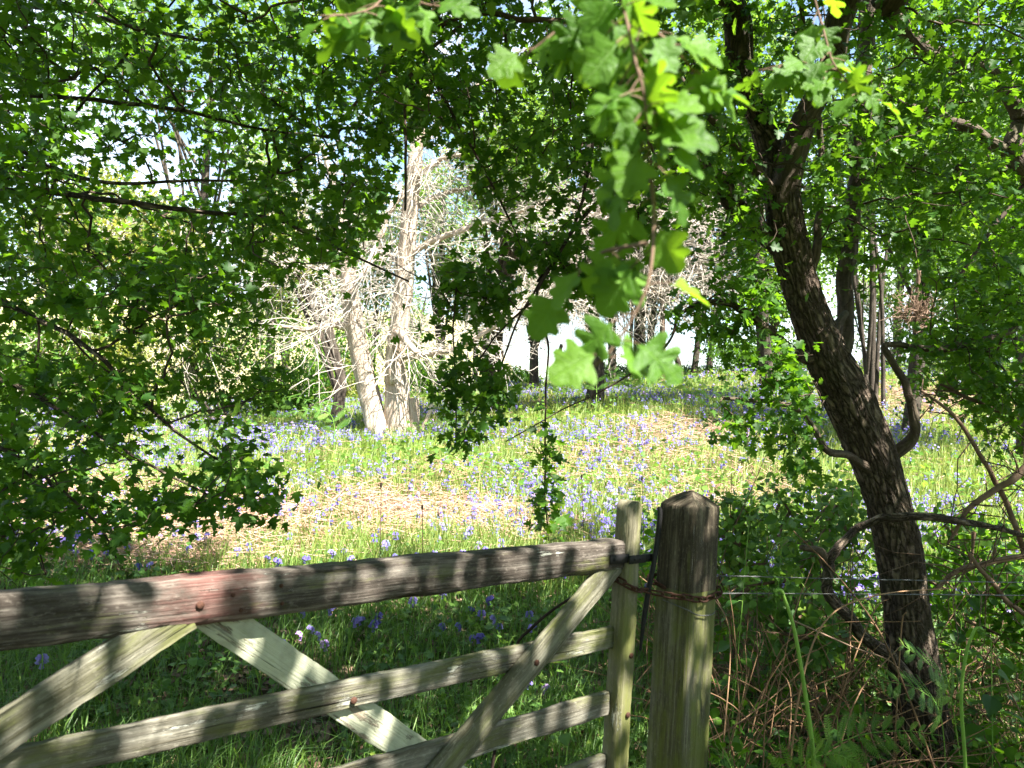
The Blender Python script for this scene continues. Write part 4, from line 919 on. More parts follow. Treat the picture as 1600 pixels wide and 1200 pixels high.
bg_tree('hedgerow_tree', 'dark squat trunk beside the far fence with bright sunlit green crown', at(772, 17), crown_px(815, 235, 13, 110, 150, 1.5), 9500, LEAF_B, (.05, .085), .24, trunk_top=pix(800, 330, 14.5), stems=1, nblob=22)
bg_tree('hedgerow_tree', 'slim forked trunk between fence and ridge trees', at(835, 21), crown_px(850, 420, 21, 110, 110, 2), 5200, LEAF_B, (.07, .12), .13, ivy=200)
bg_tree('hedgerow_tree', 'leafy tree closing the gap above the dead tree', at(700, 30, -.5), crown_px(690, 330, 26, 100, 150, 2.5), 4200, LEAF_B, (.10, .16), .2, twigs=300)
# right-hand side, behind the hawthorn
G_B = 'trees behind the hawthorn'
bg_tree('woodland_tree', 'ivy covered tree seen through twigs right of the slender stem', at(1425, 13), crown_px(1440, 260, 13, 150, 210, 2.0), 10500, LEAF_B, (.06, .10), .13, group=G_B, ivy=350)
bg_tree('woodland_tree', 'multi stemmed young tree right behind the leaning hawthorn trunk', at(1370, 15), crown_px(1350, 230, 15, 150, 200, 2.0), 7000, LEAF_B, (.07, .11), .05, group=G_B, stems=7)
bg_tree('woodland_tree', 'bright leafy tree filling the right edge', at(1610, 11), crown_px(1600, 300, 11, 150, 200, 1.8), 10500, LEAF_B, (.06, .095), .14, group=G_B)
bg_tree('woodland_tree', 'far dark tree beyond the right hand meadow edge', at(1530, 20), crown_px(1530, 340, 20, 170, 210, 2.5), 6000, LEAF_D, (.09, .15), .18, group=G_B)
bg_tree('woodland_tree', 'tree crown above the twigs between hawthorn and ridge', at(1200, 18), crown_px(1180, 190, 18, 150, 200, 2.2), 8500, LEAF_B, (.08, .13), .16, group=G_B, ivy=300)
bg_tree('woodland_tree', 'tall sunlit tree at the top behind the sprigs', at(1000, 27, -1), crown_px(1010, 60, 26, 190, 160, 3), 8000, LEAF_B, (.12, .2), .22, group=G_B)
# left-hand hedge
G_L = 'hedge trees left of the meadow'
bg_tree('slanting_tree', 'slanting mossy trunk under the hedge left of the dead tree', at(530, 15.5), crown_px(470, 400, 16, 80, 120, 1.6), 2600, LEAF_Y, (.06, .10), .13, group=G_L, trunk_top=pix(500, 480, 15.8), twigs=160)
bg_tree('hedge_bush', 'small bright yellow flowering bush behind the twin trunks', at(552, 21), (pix(550, 615, 21), (.75, .7, 1.1)), 2600, LEAF_Y, (.05, .09), .03, group=G_L, stems=5, cat='bush')
bg_tree('hedge_bush', 'dark bush at the foot of the hedge left of the slanting trunk', at(465, 17), (pix(460, 600, 17), (1.3, .9, 1.1)), 4200, LEAF_H, (.06, .10), .03, group=G_L, stems=7, cat='bush')
bg_tree('hedge_bush', 'sunlit light green bush showing through the maple twigs', at(360, 16), (pix(350, 560, 16), (1.7, 1.0, 1.5)), 6500, LEAF_B, (.06, .10), .03, group=G_L, stems=7, cat='bush', twigs=120)
bg_tree('hedge_bush', 'pale yellow green bush at far left behind the maple', at(180, 15), (pix(170, 540, 15), (1.9, 1.0, 1.5)), 6500, LEAF_Y, (.06, .10), .03, group=G_L, stems=7, cat='bush', twigs=160)
bg_tree('hedge_bush', 'light green bush cut by the left edge', at(20, 14), (pix(10, 560, 14), (1.6, 1.0, 1.7)), 5000, LEAF_B, (.06, .10), .03, group=G_L, stems=6, cat='bush', twigs=90)
bg_tree('hedge_tree', 'pale half bare tree with yellow leaves behind the maple', at(230, 20), crown_px(230, 380, 20, 120, 120, 2.2), 5200, LEAF_Y, (.10, .16), .15, group=G_L, twigs=600)
bg_tree('hedge_tree', 'pale twiggy tree at upper left, hardly in leaf', at(60, 22), crown_px(60, 330, 22, 150, 150, 2.2), 4600, LEAF_Y, (.10, .16), .16, group=G_L, twigs=700)
bg_tree('hedge_tree', 'twiggy grey crown left of the dead tree', at(420, 23), crown_px(430, 340, 23, 110, 150, 2.2), 4200, LEAF_B, (.10, .16), .15, group=G_L, twigs=700)
bg_tree('hedge_tree', 'tall green tree behind the top of the maple', at(300, 26), crown_px(330, 100, 26, 230, 150, 3), 7500, LEAF_B, (.12, .2), .2, group=G_L)
bg_tree('hedge_bush', 'dark green bush right of the twin trunks', at(690, 22), (pix(690, 590, 22), (1.0, .9, .8)), 3000, LEAF_H, (.06, .10), .03, group=G_L, stems=5, cat='bush')
bg_tree('hedge_bush', 'low dark bush at the foot of the ridge trees', at(1010, 24), (at(1010, 24, .25), (2.6, .8, .45)), 4500, LEAF_D, (.06, .10), .03, group=G_R, stems=5, cat='bush')
bg_tree('hedge_bush', 'grey green bush at the right foot of the ridge trees', at(1140, 23), (at(1150, 23, .4), (1.3, .8, .7)), 2800, LEAF_H, (.06, .10), .03, group=G_R, stems=5, cat='bush')
bg_tree('hedge_bush', 'low bush below the far fence', at(810, 23), (at(800, 23, .3), (1.6, .8, .5)), 2600, LEAF_H, (.06, .10), .03, group=G_R, stems=5, cat='bush')
bg_tree('hedge_tree', 'round light green tree behind the long pale dead branch', at(440, 25), crown_px(450, 440, 25, 110, 120, 2), 6000, LEAF_B, (.09, .15), .12, group=G_L, twigs=200)
bg_tree('hedge_tree', 'pale green tree directly behind the twin trunks', at(590, 28, -.5), crown_px(590, 420, 27, 100, 130, 2), 5200, LEAF_B, (.10, .16), .12, group=G_L, twigs=150)
bg_tree('hedge_tree', 'light green tree between dead tree and fence', at(735, 29, -.5), crown_px(740, 430, 28, 90, 110, 2), 4200, LEAF_B, (.10, .16), .12, group=G_L)
bg_tree('hedge_tree', 'leafy tree showing behind the fork of the hawthorn', at(1180, 25), crown_px(1190, 420, 25, 130, 140, 2.2), 6000, LEAF_B, (.10, .16), .14, group=G_B)
bg_tree('hedge_tree', 'leafy tree behind the slender stems at right', at(1400, 26), crown_px(1420, 330, 26, 180, 170, 2.2), 7000, LEAF_B, (.11, .18), .14, group=G_B)
bg_tree('hedge_bush', 'dark bush filling the hedge behind the left dead trunk', at(520, 22), (pix(515, 560, 22), (1.5, .9, 1.6)), 4200, LEAF_H, (.07, .11), .04, group=G_L, stems=6, cat='bush', twigs=60)
bg_tree('hedge_bush', 'green bush behind the gap between the twin trunks', at(625, 24), (pix(630, 545, 24), (1.4, .9, 1.6)), 3600, LEAF_B, (.07, .11), .04, group=G_L, stems=6, cat='bush', twigs=60)
bg_tree('hedge_bush', 'green bush on the skyline left of the slender stem', at(1240, 23), (pix(1230, 560, 23), (1.6, .9, 1.2)), 4200, LEAF_H, (.07, .11), .04, group=G_B, stems=6, cat='bush')
bg_tree('hedge_bush', 'tall thin bush on the skyline right of the leaning trunk', at(1400, 22), (pix(1395, 500, 22), (1.8, .9, 1.7)), 3600, LEAF_B, (.07, .11), .04, group=G_B, stems=7, cat='bush', twigs=120)
bg_tree('hedge_bush', 'bush at the top of the right hand slope', at(1540, 19), (pix(1540, 545, 19), (1.7, .9, 1.0)), 3600, LEAF_H, (.06, .10), .04, group=G_B, stems=6, cat='bush')
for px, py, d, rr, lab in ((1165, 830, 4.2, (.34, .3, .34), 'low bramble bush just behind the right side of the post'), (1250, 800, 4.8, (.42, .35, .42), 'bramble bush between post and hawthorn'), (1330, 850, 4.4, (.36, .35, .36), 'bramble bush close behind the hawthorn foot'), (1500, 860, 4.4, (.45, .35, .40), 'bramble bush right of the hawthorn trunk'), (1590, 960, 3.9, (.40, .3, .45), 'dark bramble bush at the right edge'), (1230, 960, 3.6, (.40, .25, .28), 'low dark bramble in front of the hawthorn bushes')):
    c_ = pix(px, py, d); bg_tree('bramble_bush', lab, on(c_[0], c_[1]), (c_, rr), 620, GRASS_N if px < 1350 else LEAF_H, (.032, .058), .006, bark=TWIG_R, stems=7, cat='bush', tpl=OVAL, group='brambles round the hawthorn', nblob=10)  # left hand bushes take a lighter leaf colour to look sunlit
# clump of dead twigs caught in the tree
nb = pix(1432, 495, 7.0); nest = thing('twig_clump', 'brown ball of dead twigs caught up behind the hawthorn', 'twigs', nb)
an = nb + RNG.normal(0, .05, (60, 3)) * [1, 1, 1.3]; twig_mass('twigs', nest, an, nrm(RNG.normal(0, 1, (60, 3)) + [0, 0, 1.2]), 160, (.12, .30), .0045, TWIG_R, .3, 0, 5, 4, 1)
haw_limb([(1436, 420, 7.0, 6), (1433, 470, 7.0, 6), (1430, 520, 7.0, 5)], TWIG_R, 10, 6, 'hanging_stem', root=nest, reg=[])

# unseen bushes added behind the viewer to block low sky light
for i, (x_, y_) in enumerate(((-5.5, -3.2), (-3.0, -5.0), (0.0, -5.6), (3.2, -5.2), (6.0, -3.6), (7.4, -.6), (-6.8, -.2))):
    b_ = on(x_, y_); bg_tree('added_shade_bush', ('added shade bush behind the viewer, far left', 'added shade bush behind the viewer, left', 'added shade bush straight behind the viewer', 'added shade bush behind the viewer, right', 'added shade bush behind the viewer, far right', 'added shade bush off to the right', 'added shade bush off to the left')[i], b_, (b_ + (0, 0, 1.9), (1.9, 1.2, 1.9)), 4200, LEAF_H, (.09, .15), .05, stems=5, cat='bush', group='unseen bushes added for shade')

# far fence
G_F = 'posts of the far fence'
fp = []
for i, (x, d, lab) in enumerate(((728, 26, 'grey fence post standing alone left of the dark squat trunk'), (781, 25.6, 'grey fence post right beside the dark squat trunk'), (868, 25.2, 'grey fence post leaning near the ridge trees'))):
    b_ = at(x, d); f_ = thing('fence_post', lab, 'post', b_, G_F); P = np.array([b_ - (0, 0, .3), b_ + (0, 0, .6), b_ + ((.12 if i == 2 else .01), 0, 1.35)])
    limb_mesh('shaft', P, [.07, .065, .06], BARK_R, f_, 8, 10, .05); fp.append(b_)
for h_, nm in ((.55, 'lower'), (.95, 'upper')):
    v, q = one_tube(spline([p + (0, 0, h_) for p in [fp[0] - (4, -.5, 0)] + fp], 20), .006, 4); mb = MB(); mb.add(v, {4: q})
    tag(mb.build('fence_wire', WIRE), nm + ' wire of the far fence below the field', 'wire')
# log in the hedge bottom
lg = gnd(352, 668); lr = thing('fallen_log', 'short pale log lying in the grass below the hedge', 'log', lg)
P = np.array([lg + (-.30, .05, .16), lg + (0, 0, .17), lg + (.28, -.03, .13)]); limb_mesh('log_body', P, [.06, .07, .055], BARK_P, lr, 10, 16, .12)

# ------------------------------------------------------------------ fence wire by the post
def wire(pts, label, r=.0013, barbs=False):
    P = spline(pts, 50); mb = MB()
    for ph in (0, math.pi):
        n = 300; S = spline(P, n); tw_ = np.arange(n) * .55 + ph; T = nrm(np.gradient(S, axis=0)); A = nrm(np.cross(T, (0, 0, 1))); Bv = np.cross(T, A)
        v, q = one_tube(S + (A * np.cos(tw_)[:, None] + Bv * np.sin(tw_)[:, None]) * r, r * .9, 4); mb.add(v, {4: q})
    return tag(mb.build('fence_wire', WIRE, None, True), label, 'wire')
wire([p2w(-.083, .03, .955), p2w(-.083, -.07, .945), p2w(-.04, -.083, .925), p2w(.04, -.083, .918), p2w(.083, -.05, .93), p2w(.086, .06, .95), (1.6, 3.05, .95), (2.6, 3.4, .93), (4.4, 4.0, .95)], 'rusty grey wire wrapped round the post and running right past the hawthorn')
wire([p2w(.082, .05, 1.02), (1.5, 3.0, 1.01), (2.5, 3.35, .99), (4.4, 4.0, 1.03)], 'upper thin wire running from the post to the right')
v, q = one_tube(spline([g2w(.045, .03, 1.035), g2w(.0, .06, 1.00), g2w(-.09, .12, .93), g2w(-.16, .16, .86), g2w(-.19, .2, .78), g2w(-.2, .25, .5), g2w(-.2, .3, .05)], 30), np.linspace(.004, .006, 30), 6)
mb = MB(); mb.add(v, {4: q}); tag(mb.build('bramble', TWIG, None, True), 'black bent bramble arching to the gate stile', 'bramble')

# ------------------------------------------------------------------ ground cover
def wedge(n, d0, d1, half=.78):
    d = np.exp(RNG.uniform(math.log(d0), math.log(d1), n)); x = RNG.uniform(-half, half, n) * d; return x, d
def pnoise(x, y, sc, o=0.0): return np.array([mnoise.noise(Vector((a * sc + o, b * sc - o, o * .37))) for a, b in zip(x, y)])

patches = [(*gnd(px, py)[:2], r) for px, py, r in ((300, 835, 1.1), (200, 860, .9), (60, 790, 1.3), (420, 815, .6), (600, 800, .8), (720, 810, .9), (820, 830, .5), (640, 830, .6), (1060, 680, 1.3), (1030, 720, 1.0), (940, 760, .7), (1110, 780, .9), (1440, 630, 1.6), (1180, 760, .8), (120, 700, 1.2), (700, 745, .6), (900, 715, .7))]
heavy = [(*gnd(px, py)[:2], r) for px, py, r in ((300, 840, 1.0), (210, 865, .8), (380, 825, .6), (60, 800, 1.2), (640, 815, .7), (760, 825, .6), (1070, 680, 1.0), (1440, 630, 1.4))]
def heavy_w(x, y):
    w = np.zeros(len(x))
    for cx, cy, r in heavy: w = np.maximum(w, np.clip(1.3 - np.hypot((x - cx) / r, (y - cy) / (r * 1.2)), 0, 1))
    return w
def straw_w(x, y):
    w = np.zeros(len(x))
    for cx, cy, r in patches: w = np.maximum(w, np.clip(1.35 - np.hypot((x - cx) / r, (y - cy) / (r * 1.25)), 0, 1))
    return w
def blades(name, x, y, h, w, mat, lean=.45, seg_w=.75):
    n = len(x); b = np.stack([x, y, hgt(x, y) - .01], -1); an = RNG.uniform(0, 2 * math.pi, n); d = np.stack([np.cos(an), np.sin(an), np.zeros(n)], -1)
    sd = np.stack([-np.sin(an + .6), np.cos(an + .6), np.zeros(n)], -1) * w[:, None]; ln = RNG.uniform(.1, lean * 1.8, n)[:, None]
    m_ = b + d * (h[:, None] * ln * .35) + np.array([0, 0, 1]) * h[:, None] * .6; tp = b + d * (h[:, None] * ln) + np.array([0, 0, 1]) * h[:, None] * (1 - .25 * ln)
    V = np.stack([b - sd, b + sd, m_ + sd * seg_w, m_ - sd * seg_w, tp], 1).reshape(-1, 3); k = np.arange(n)[:, None] * 5
    o = obj(name, mesh_np(name, V, [k + [[0, 1, 2, 3]], k + [[3, 2, 4]]], [mat], rnd=np.repeat(RNG.random(n), 5)))
    return kind(o, 'stuff')

# sunlit meadow grass
x, y = wedge(120000, 5.5, 27); sw = straw_w(x, y); nz = pnoise(x[:], y[:], .5, 3.3)
k = RNG.random(len(x)) < np.clip(1.0 - .40 * sw - .5 * heavy_w(x, y) + nz * .3, .05, 1); x, y = x[k], y[k]
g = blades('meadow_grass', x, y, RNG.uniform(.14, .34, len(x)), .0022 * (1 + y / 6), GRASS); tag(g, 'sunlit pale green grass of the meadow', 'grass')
# grass in the shade behind the gate and along the fence
x, y = wedge(52000, 2.5, 6.6); nz = pnoise(x, y, .9, 8.1)
k = (RNG.random(len(x)) < np.clip(.68 + nz * 1.2, .10, 1)) & ~((x > .75) & (y < 4.2) & (RNG.random(len(x)) < .35)); x, y = x[k], y[k]
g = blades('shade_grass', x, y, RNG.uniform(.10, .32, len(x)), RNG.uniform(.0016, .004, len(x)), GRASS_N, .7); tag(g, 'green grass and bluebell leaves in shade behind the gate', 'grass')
# dead bracken
def strands(name, x, y, L, r, mat, z0=.02, z1=.16, steep=.25, npt=5):
    n = len(x); a = np.stack([x, y, hgt(x, y) + RNG.uniform(z0, z1, n)], -1); an = RNG.uniform(0, 2 * math.pi, n)
    d = np.stack([np.cos(an), np.sin(an), RNG.normal(0, steep, n)], -1); bend = RNG.normal(0, .35, (n, 3)) * [1, 1, .35]; ts = np.linspace(-.5, .5, npt)
    P = a[:, None] + (d[:, None] * ts[None, :, None] + bend[:, None] * (ts ** 2)[None, :, None]) * L[:, None, None]
    v, q = tubes(P, np.broadcast_to(r[:, None], (n, npt)), 3); mb = MB(); mb.add(v, {4: q}, np.repeat(RNG.random(n), npt * 3)); return kind(mb.build(name, mat), 'stuff')
x, y = wedge(70000, 5.6, 25); sw = straw_w(x, y); k = RNG.random(len(x)) < np.clip(sw * .45 + .05 + .6 * heavy_w(x, y), 0, 1); x, y = x[k], y[k]
g = strands('dead_bracken_litter', x, y, RNG.uniform(.12, .5, len(x)), .0016 * (1 + y / 9), STRAW); tag(g, 'flattened straw coloured dead bracken in the meadow', 'bracken')
# leaf litter and small broad leaves in the shade
def broad(name, x, y, z, size, tpl, mat, up=.9, label='', cat='leaves', tilt=.5):
    n = len(x); pos = np.stack([x, y, hgt(x, y) + z], -1); d = RNG.normal(0, 1, (n, 3)) * [1, 1, .35]
    V, T = scatter(tpl, pos, frames(d, np.array([0, 0, up]) + RNG.normal(0, tilt, (n, 3))), size)
    return tag(kind(obj(name, mesh_np(name, V, [T], [mat], rnd=np.repeat(RNG.random(n), len(tpl[0])))), 'stuff'), label, cat)
x, y = wedge(18000, 2.3, 7.5); broad('leaf_litter', x, y, RNG.uniform(.008, .05, len(x)), RNG.uniform(.03, .065, len(x)), OVAL, LITTER, label='brown fallen leaves on shaded ground', tilt=.45)
x, y = wedge(14000, 2.5, 7.0); nz = pnoise(x, y, 1.1, 5.5); k = (nz > -.05); x, y = x[k], y[k]
broad('ground_ivy', x, y, RNG.uniform(.03, .16, len(x)), RNG.uniform(.025, .05, len(x)), MAP, GRASS_N, label='low leafy herbs and ivy carpeting the shade', tilt=.55)
x, y = RNG.uniform(.8, 4.2, 16000), RNG.uniform(2.7, 6.5, 16000); k = x / y < .8; x, y = x[k], y[k]; nz = pnoise(x, y, 1.4, 9.5); k = nz > -.1; x, y = x[k], y[k]
px_, py_, z_ = proj(np.stack([x, y, hgt(x, y)], -1)); zz = RNG.uniform(.03, .75, len(x)) ** 1.35; zz = np.where(y < 3.75, zz * np.where((px_ > 1350) & (px_ < 1500), .3, .62), zz)
broad('undergrowth', x, y, zz, RNG.uniform(.03, .065, len(x)), OVAL, LEAF_H, label='dark leafy undergrowth round the foot of the hawthorn', tilt=.6)
x, y = RNG.uniform(.75, 3.4, 950), RNG.uniform(2.75, 4.8, 950)
g = strands('twig_litter', x, y, RNG.uniform(.15, .6, len(x)), RNG.uniform(.0012, .003, len(x)), STEM_BR, .02, .45, .8); tag(g, 'tangle of thin dry stems under the hawthorn', 'twigs')
x, y = wedge(900, 2.6, 6.5); g = strands('fallen_twigs', x, y, RNG.uniform(.1, .5, len(x)), RNG.uniform(.0012, .003, len(x)), TWIG_R, .01, .06, .1); tag(g, 'thin fallen twigs on the shaded ground', 'twigs')
# bracken shoots and herbs further up the meadow
x, y = wedge(16000, 7, 26); nz = pnoise(x, y, .6, 2.2); k = nz + .5 * (y > 16) > .05; x, y = x[k], y[k]
broad('meadow_herbs', x, y, RNG.uniform(.06, .34, len(x)), RNG.uniform(.04, .08, len(x)) * (1 + y / 40), RHO, FERN, label='fresh leafy herbs among the meadow grass', tilt=.6)
x, y = wedge(900, 7, 20); nz = pnoise(x, y, .45, 12.0); k = nz > .02; x, y = x[k], y[k]
broad('stitchwort', x, y, RNG.uniform(.18, .34, len(x)), RNG.uniform(.012, .02, len(x)) * (1 + y / 10), RHO, WHITE_P, label='tiny white flowers scattered through the meadow', cat='flowers', tilt=.4)

# ------------------------------------------------------------------ bluebells
def bell_plant(nb=7, detail=False):
    sides = 6 if detail else 3; H = 1.0
    stalk = spline([(0, 0, 0), (.01, 0, .35), (.02, 0, .7), (.08, 0, .92), (.16, 0, .99), (.22, 0, .95)], 9 if detail else 5)
    sv, sq = one_tube(stalk, .012 if detail else .016, 4 if detail else 3); fv, fq, n = [], [], 0
    for i in range(nb):
        t = i / (nb - 1); ax = stalk[int((.60 + .39 * t) * (len(stalk) - 1))]; an = i * 2.4; out = np.array([math.cos(an) * .5 + .6, math.sin(an), 0]); out = out / np.linalg.norm(out)
        top = ax + out * .055 + (0, 0, .0); dr = nrm(out * .35 + np.array([0, 0, -1.0])); x_ = nrm(np.cross(dr, (0.3, 1, .1))); y_ = np.cross(dr, x_); L = .13 - .03 * t
        prof = ((0, .010), (.25, .038), (.75, .040), (1.0, .060)) if detail else ((0, .012), (1.0, .058))
        for s, r in prof:
            for j in range(sides): 
                a = 2 * math.pi * j / sides; fv.append(top + dr * L * s + (x_ * math.cos(a) + y_ * math.sin(a)) * r)
        for p in range(len(prof) - 1):
            for j in range(sides): fq.append([n + p * sides + j, n + p * sides + (j + 1) % sides, n + (p + 1) * sides + (j + 1) % sides, n + (p + 1) * sides + j])
        n += len(prof) * sides
    return (sv, sq), (np.array(fv), np.array(fq))
(sv, sq), (fv, fq) = bell_plant(8, True)
bm_st = [mesh_np('stalk', sv, [sq], [GREENSTEM], smooth=True)]; bm_fl = [mesh_np('flower_spike', fv, [fq], [BELL], smooth=True)]
def bluebell(p, h, label, group):
    r_ = thing('bluebell', label, 'flower', p, group, rz=RNG.uniform(0, 6.28)); r_.scale = (h, h, h)
    r_.rotation_euler = (RNG.normal(0, .12), RNG.normal(0, .12), RNG.uniform(0, 6.28))
    obj('stalk', bm_st[0], r_); obj('flower_spike', bm_fl[0], r_)
shade_px = [(430, 1010), (455, 1015), (470, 1000), (490, 985), (500, 1000), (515, 1020), (540, 985), (552, 975), (480, 960), (505, 965), (690, 930), (740, 950), (752, 970), (765, 945), (770, 975), (780, 985), (825, 985), (832, 970), (722, 985), (735, 1000), (690, 985), (800, 1075), (812, 1085), (820, 1080), (845, 1085), (740, 1010), (640, 950), (600, 975), (575, 990), (180, 1060), (120, 1075), (60, 1060)]
for px, py in shade_px:
    where = 'left of the pale painted brace' if px < 300 else 'just right of the pale painted brace' if px < 620 else 'left of the right hand brace' if py < 1040 else 'between right hand brace and lowest rail'
    p = gnd(px, py + 38); bluebell(p, RNG.uniform(.16, .22), 'deep blue bluebell in shaded grass, ' + where, 'shade bluebells ' + where)
x, y = wedge(80000, 5.4, 27); nz = pnoise(x, y, .33, 21.0) + .6 * pnoise(x, y, 1.1, 4.0); sw = straw_w(x, y)
dens = np.clip(.45 + nz * 1.1, .05, 1) * (1 - .45 * sw) * (1 - .5 * heavy_w(x, y)) * (.6 + .4 * sstep(6, 11, y)); k = RNG.random(len(x)) < dens * .38; x, y = x[k], y[k]
o_ = np.argsort(y); near = o_[(np.abs(x[o_] / y[o_]) < .64)][:230]
for i in near: bluebell(on(x[i], y[i]), RNG.uniform(.17, .25), 'violet bluebell standing in the near sunlit edge of the meadow', 'bluebells at the near edge of the meadow')
rest = np.ones(len(x), bool); rest[near] = False; x, y = x[rest], y[rest]; n = len(x)
(sv, sq), (fv, fq) = bell_plant(7, False); h = RNG.uniform(.12, .22, n) * (1 + y / 90); an = RNG.uniform(0, 6.28, n); ca, sa = np.cos(an), np.sin(an); b = np.stack([x, y, hgt(x, y)], -1)
def inst(V):
    W = np.empty((n, len(V), 3)); W[:, :, 0] = (V[None, :, 0] * ca[:, None] - V[None, :, 1] * sa[:, None]); W[:, :, 1] = (V[None, :, 0] * sa[:, None] + V[None, :, 1] * ca[:, None]); W[:, :, 2] = V[None, :, 2]
    return (W * h[:, None, None] + b[:, None]).reshape(-1, 3)
tag(kind(obj('bluebell_stalks', mesh_np('bluebell_stalks', inst(sv), [(sq[None] + (np.arange(n) * len(sv))[:, None, None]).reshape(-1, 4)], [GREENSTEM])), 'stuff'), 'green stalks of the massed bluebells further up the meadow', 'stalks')
tag(kind(obj('bluebell_carpet', mesh_np('bluebell_carpet', inst(fv), [(fq[None] + (np.arange(n) * len(fv))[:, None, None]).reshape(-1, 4)], [BELL], rnd=np.repeat(RNG.random(n), len(fv)))), 'stuff'), 'violet carpet of massed bluebells up the meadow', 'flowers')

# ------------------------------------------------------------------ bracken: fronds, croziers, dead stems
def pinna_mesh():
    mb = MB(); v, q = one_tube(np.array([(0, 0, 0), (0, .5, .02), (0, 1, -.05)]), [.012, .008, .003], 4); mb.add(v, {4: q}); n = 13
    for i in range(n):
        t = (i + .6) / (n + .6); L = .26 * math.sin(math.pi * min(1, .22 + .80 * (1 - t))) ** .8 * (1.05 - .55 * t); c = np.array([0, t, .02 - .05 * t * t])
        for s in (-1, 1):
            tip = c + np.array([s * L, L * .42, -.03]); w_ = .036 * (1 - .4 * t)
            V = [c + (0, -w_, 0), c + (s * L * .5, L * .2 - w_, .012), tip, c + (s * L * .5, L * .2 + w_ * .9, .012), c + (0, w_, 0)]; mb.add(V, {5: [[0, 1, 2, 3, 4]]}, .3)
    return mb.mesh('pinna', [FERN])
PINNA = pinna_mesh()
def frond(pts, label, n=9, L=.13, r=.0022, group=None, facing=None):
    P = spline(pts, 40); root = thing('bracken_frond', label, 'fern', P[0], group); v, q = one_tube(P, np.linspace(r, r * .3, 40), 6); mb = MB(); mb.add(v, {4: q}); mb.build('stem', GREENSTEM, root, True)
    T = nrm(np.gradient(P, axis=0)); inv = Matrix.Translation(root.location).inverted(); f = nrm(np.array(facing if facing is not None else (0, -.5, .8)))
    for i in range(n):
        t = i / n; k = int(10 + t * 29); l = L * (1 - t) ** .7 + .012; side0 = nrm(np.cross(T[k], f)); up_ = nrm(np.cross(side0, T[k]))
        for s in (-1, 1):
            d = nrm(side0 * s + T[k] * .45 - up_ * .15 + RNG.normal(0, .07, 3)); zz = nrm(up_ - (up_ @ d) * d); xx = np.cross(d, zz); mw = Matrix.Identity(4)
            for r_ in range(3): mw[r_][0], mw[r_][1], mw[r_][2], mw[r_][3] = xx[r_] * l, d[r_] * l, zz[r_] * l, P[k][r_]
            o = obj('pinna', PINNA, root); o.matrix_parent_inverse = inv; o.matrix_basis = mw
    return root
frond([pix(1285, 1260, 2.6), pix(1290, 1180, 2.55), pix(1340, 1150, 2.5), pix(1410, 1142, 2.45), pix(1475, 1150, 2.4)], 'bracken frond spreading right across the foot of the hawthorn', 11, .11)
frond([pix(1225, 1290, 2.5), pix(1240, 1230, 2.45), pix(1262, 1190, 2.4), pix(1300, 1178, 2.35), pix(1335, 1190, 2.3)], 'lowest bracken frond at the bottom edge right of the post', 9, .10)
frond([pix(1480, 1240, 2.9), pix(1470, 1120, 2.85), pix(1440, 1080, 2.8), pix(1390, 1065, 2.8), pix(1350, 1058, 2.75)], 'bracken frond reaching left in front of the hawthorn trunk', 9, .11)
frond([pix(1500, 1180, 3.0), pix(1480, 1070, 2.95), pix(1440, 1030, 2.9), pix(1400, 1000, 2.9)], 'upright bracken frond against the hawthorn bark', 9, .12)
frond([pix(1170, 1290, 2.7), pix(1150, 1220, 2.65), pix(1135, 1185, 2.6), pix(1118, 1178, 2.55)], 'small bracken frond at the foot of the gate post', 7, .08)
for i, (px, py) in enumerate(((985, 625), (930, 640), (1050, 628), (1080, 640), (1010, 612), (955, 620), (870, 640), (745, 655), (800, 640), (1105, 660), (480, 690), (430, 690), (520, 705), (700, 690))):
    p = gnd(px, py + 8); k_ = float((p - EYE) @ FW); hh = RNG.uniform(.55, .8); sd_ = RNG.choice([-1, 1])
    frond([p, p + (0, 0, hh * .6), p + (sd_ * .08, -.05, hh), p + (sd_ * .35, -.15, hh * 1.05), p + (sd_ * .6, -.25, hh * .95)], 'fresh green bracken frond unrolling on the far slope of the meadow', 6, .26, .008, 'bracken fronds on the far slope')
def crozier(pts, label, r, curlr=.018, side=1, hook=True):
    P = spline(pts, 40); root = thing('bracken_crozier', label, 'fern', P[0]); d = nrm(P[-1] - P[-2]); s_ = RT * side; u_ = nrm(np.cross(np.cross(d, s_), d)); c = P[-1] + u_ * curlr; out = [P]
    if hook:
        a = np.linspace(0, 4.2, 18)[1:]; rr = curlr * (1 - .10 * a); out.append(c - u_ * (rr * np.cos(a))[:, None] + d * (rr * np.sin(a))[:, None])
    W = np.vstack(out); v, q = one_tube(W, np.r_[np.linspace(r, r * .75, 40), np.linspace(r * .75, r * .9, len(W) - 40)], 8); mb = MB(); mb.add(v, {4: q}); mb.build('stem', GREENSTEM, root, True)
    mb = MB()
    e = W[-10:] if hook else W[-4:]; m_ = 46; pos = e[RNG.integers(0, len(e), m_)] + RNG.normal(0, .006, (m_, 3)); V, T = scatter(RHO, pos, frames(RNG.normal(0, 1, (m_, 3)) + [0, 0, -.4], RNG.normal(0, 1, (m_, 3))), RNG.uniform(.008, .018, m_)); mb.add(V, {3: T}, .4); mb.build('curled_tip', FERN, root)
    return root
crozier([pix(1275, 1260, 2.45), pix(1270, 1170, 2.45), pix(1256, 1070, 2.45), pix(1240, 980, 2.45), pix(1222, 925, 2.45)], 'bright green bracken stem standing upright in front of the brown stems', .0075, .012, -1)
crozier([pix(1512, 1290, 2.5), pix(1508, 1190, 2.5), pix(1502, 1090, 2.5), pix(1510, 1020, 2.5), pix(1522, 985, 2.5)], 'tall bracken crozier with curled head at bottom right', .0062, .016, 1)
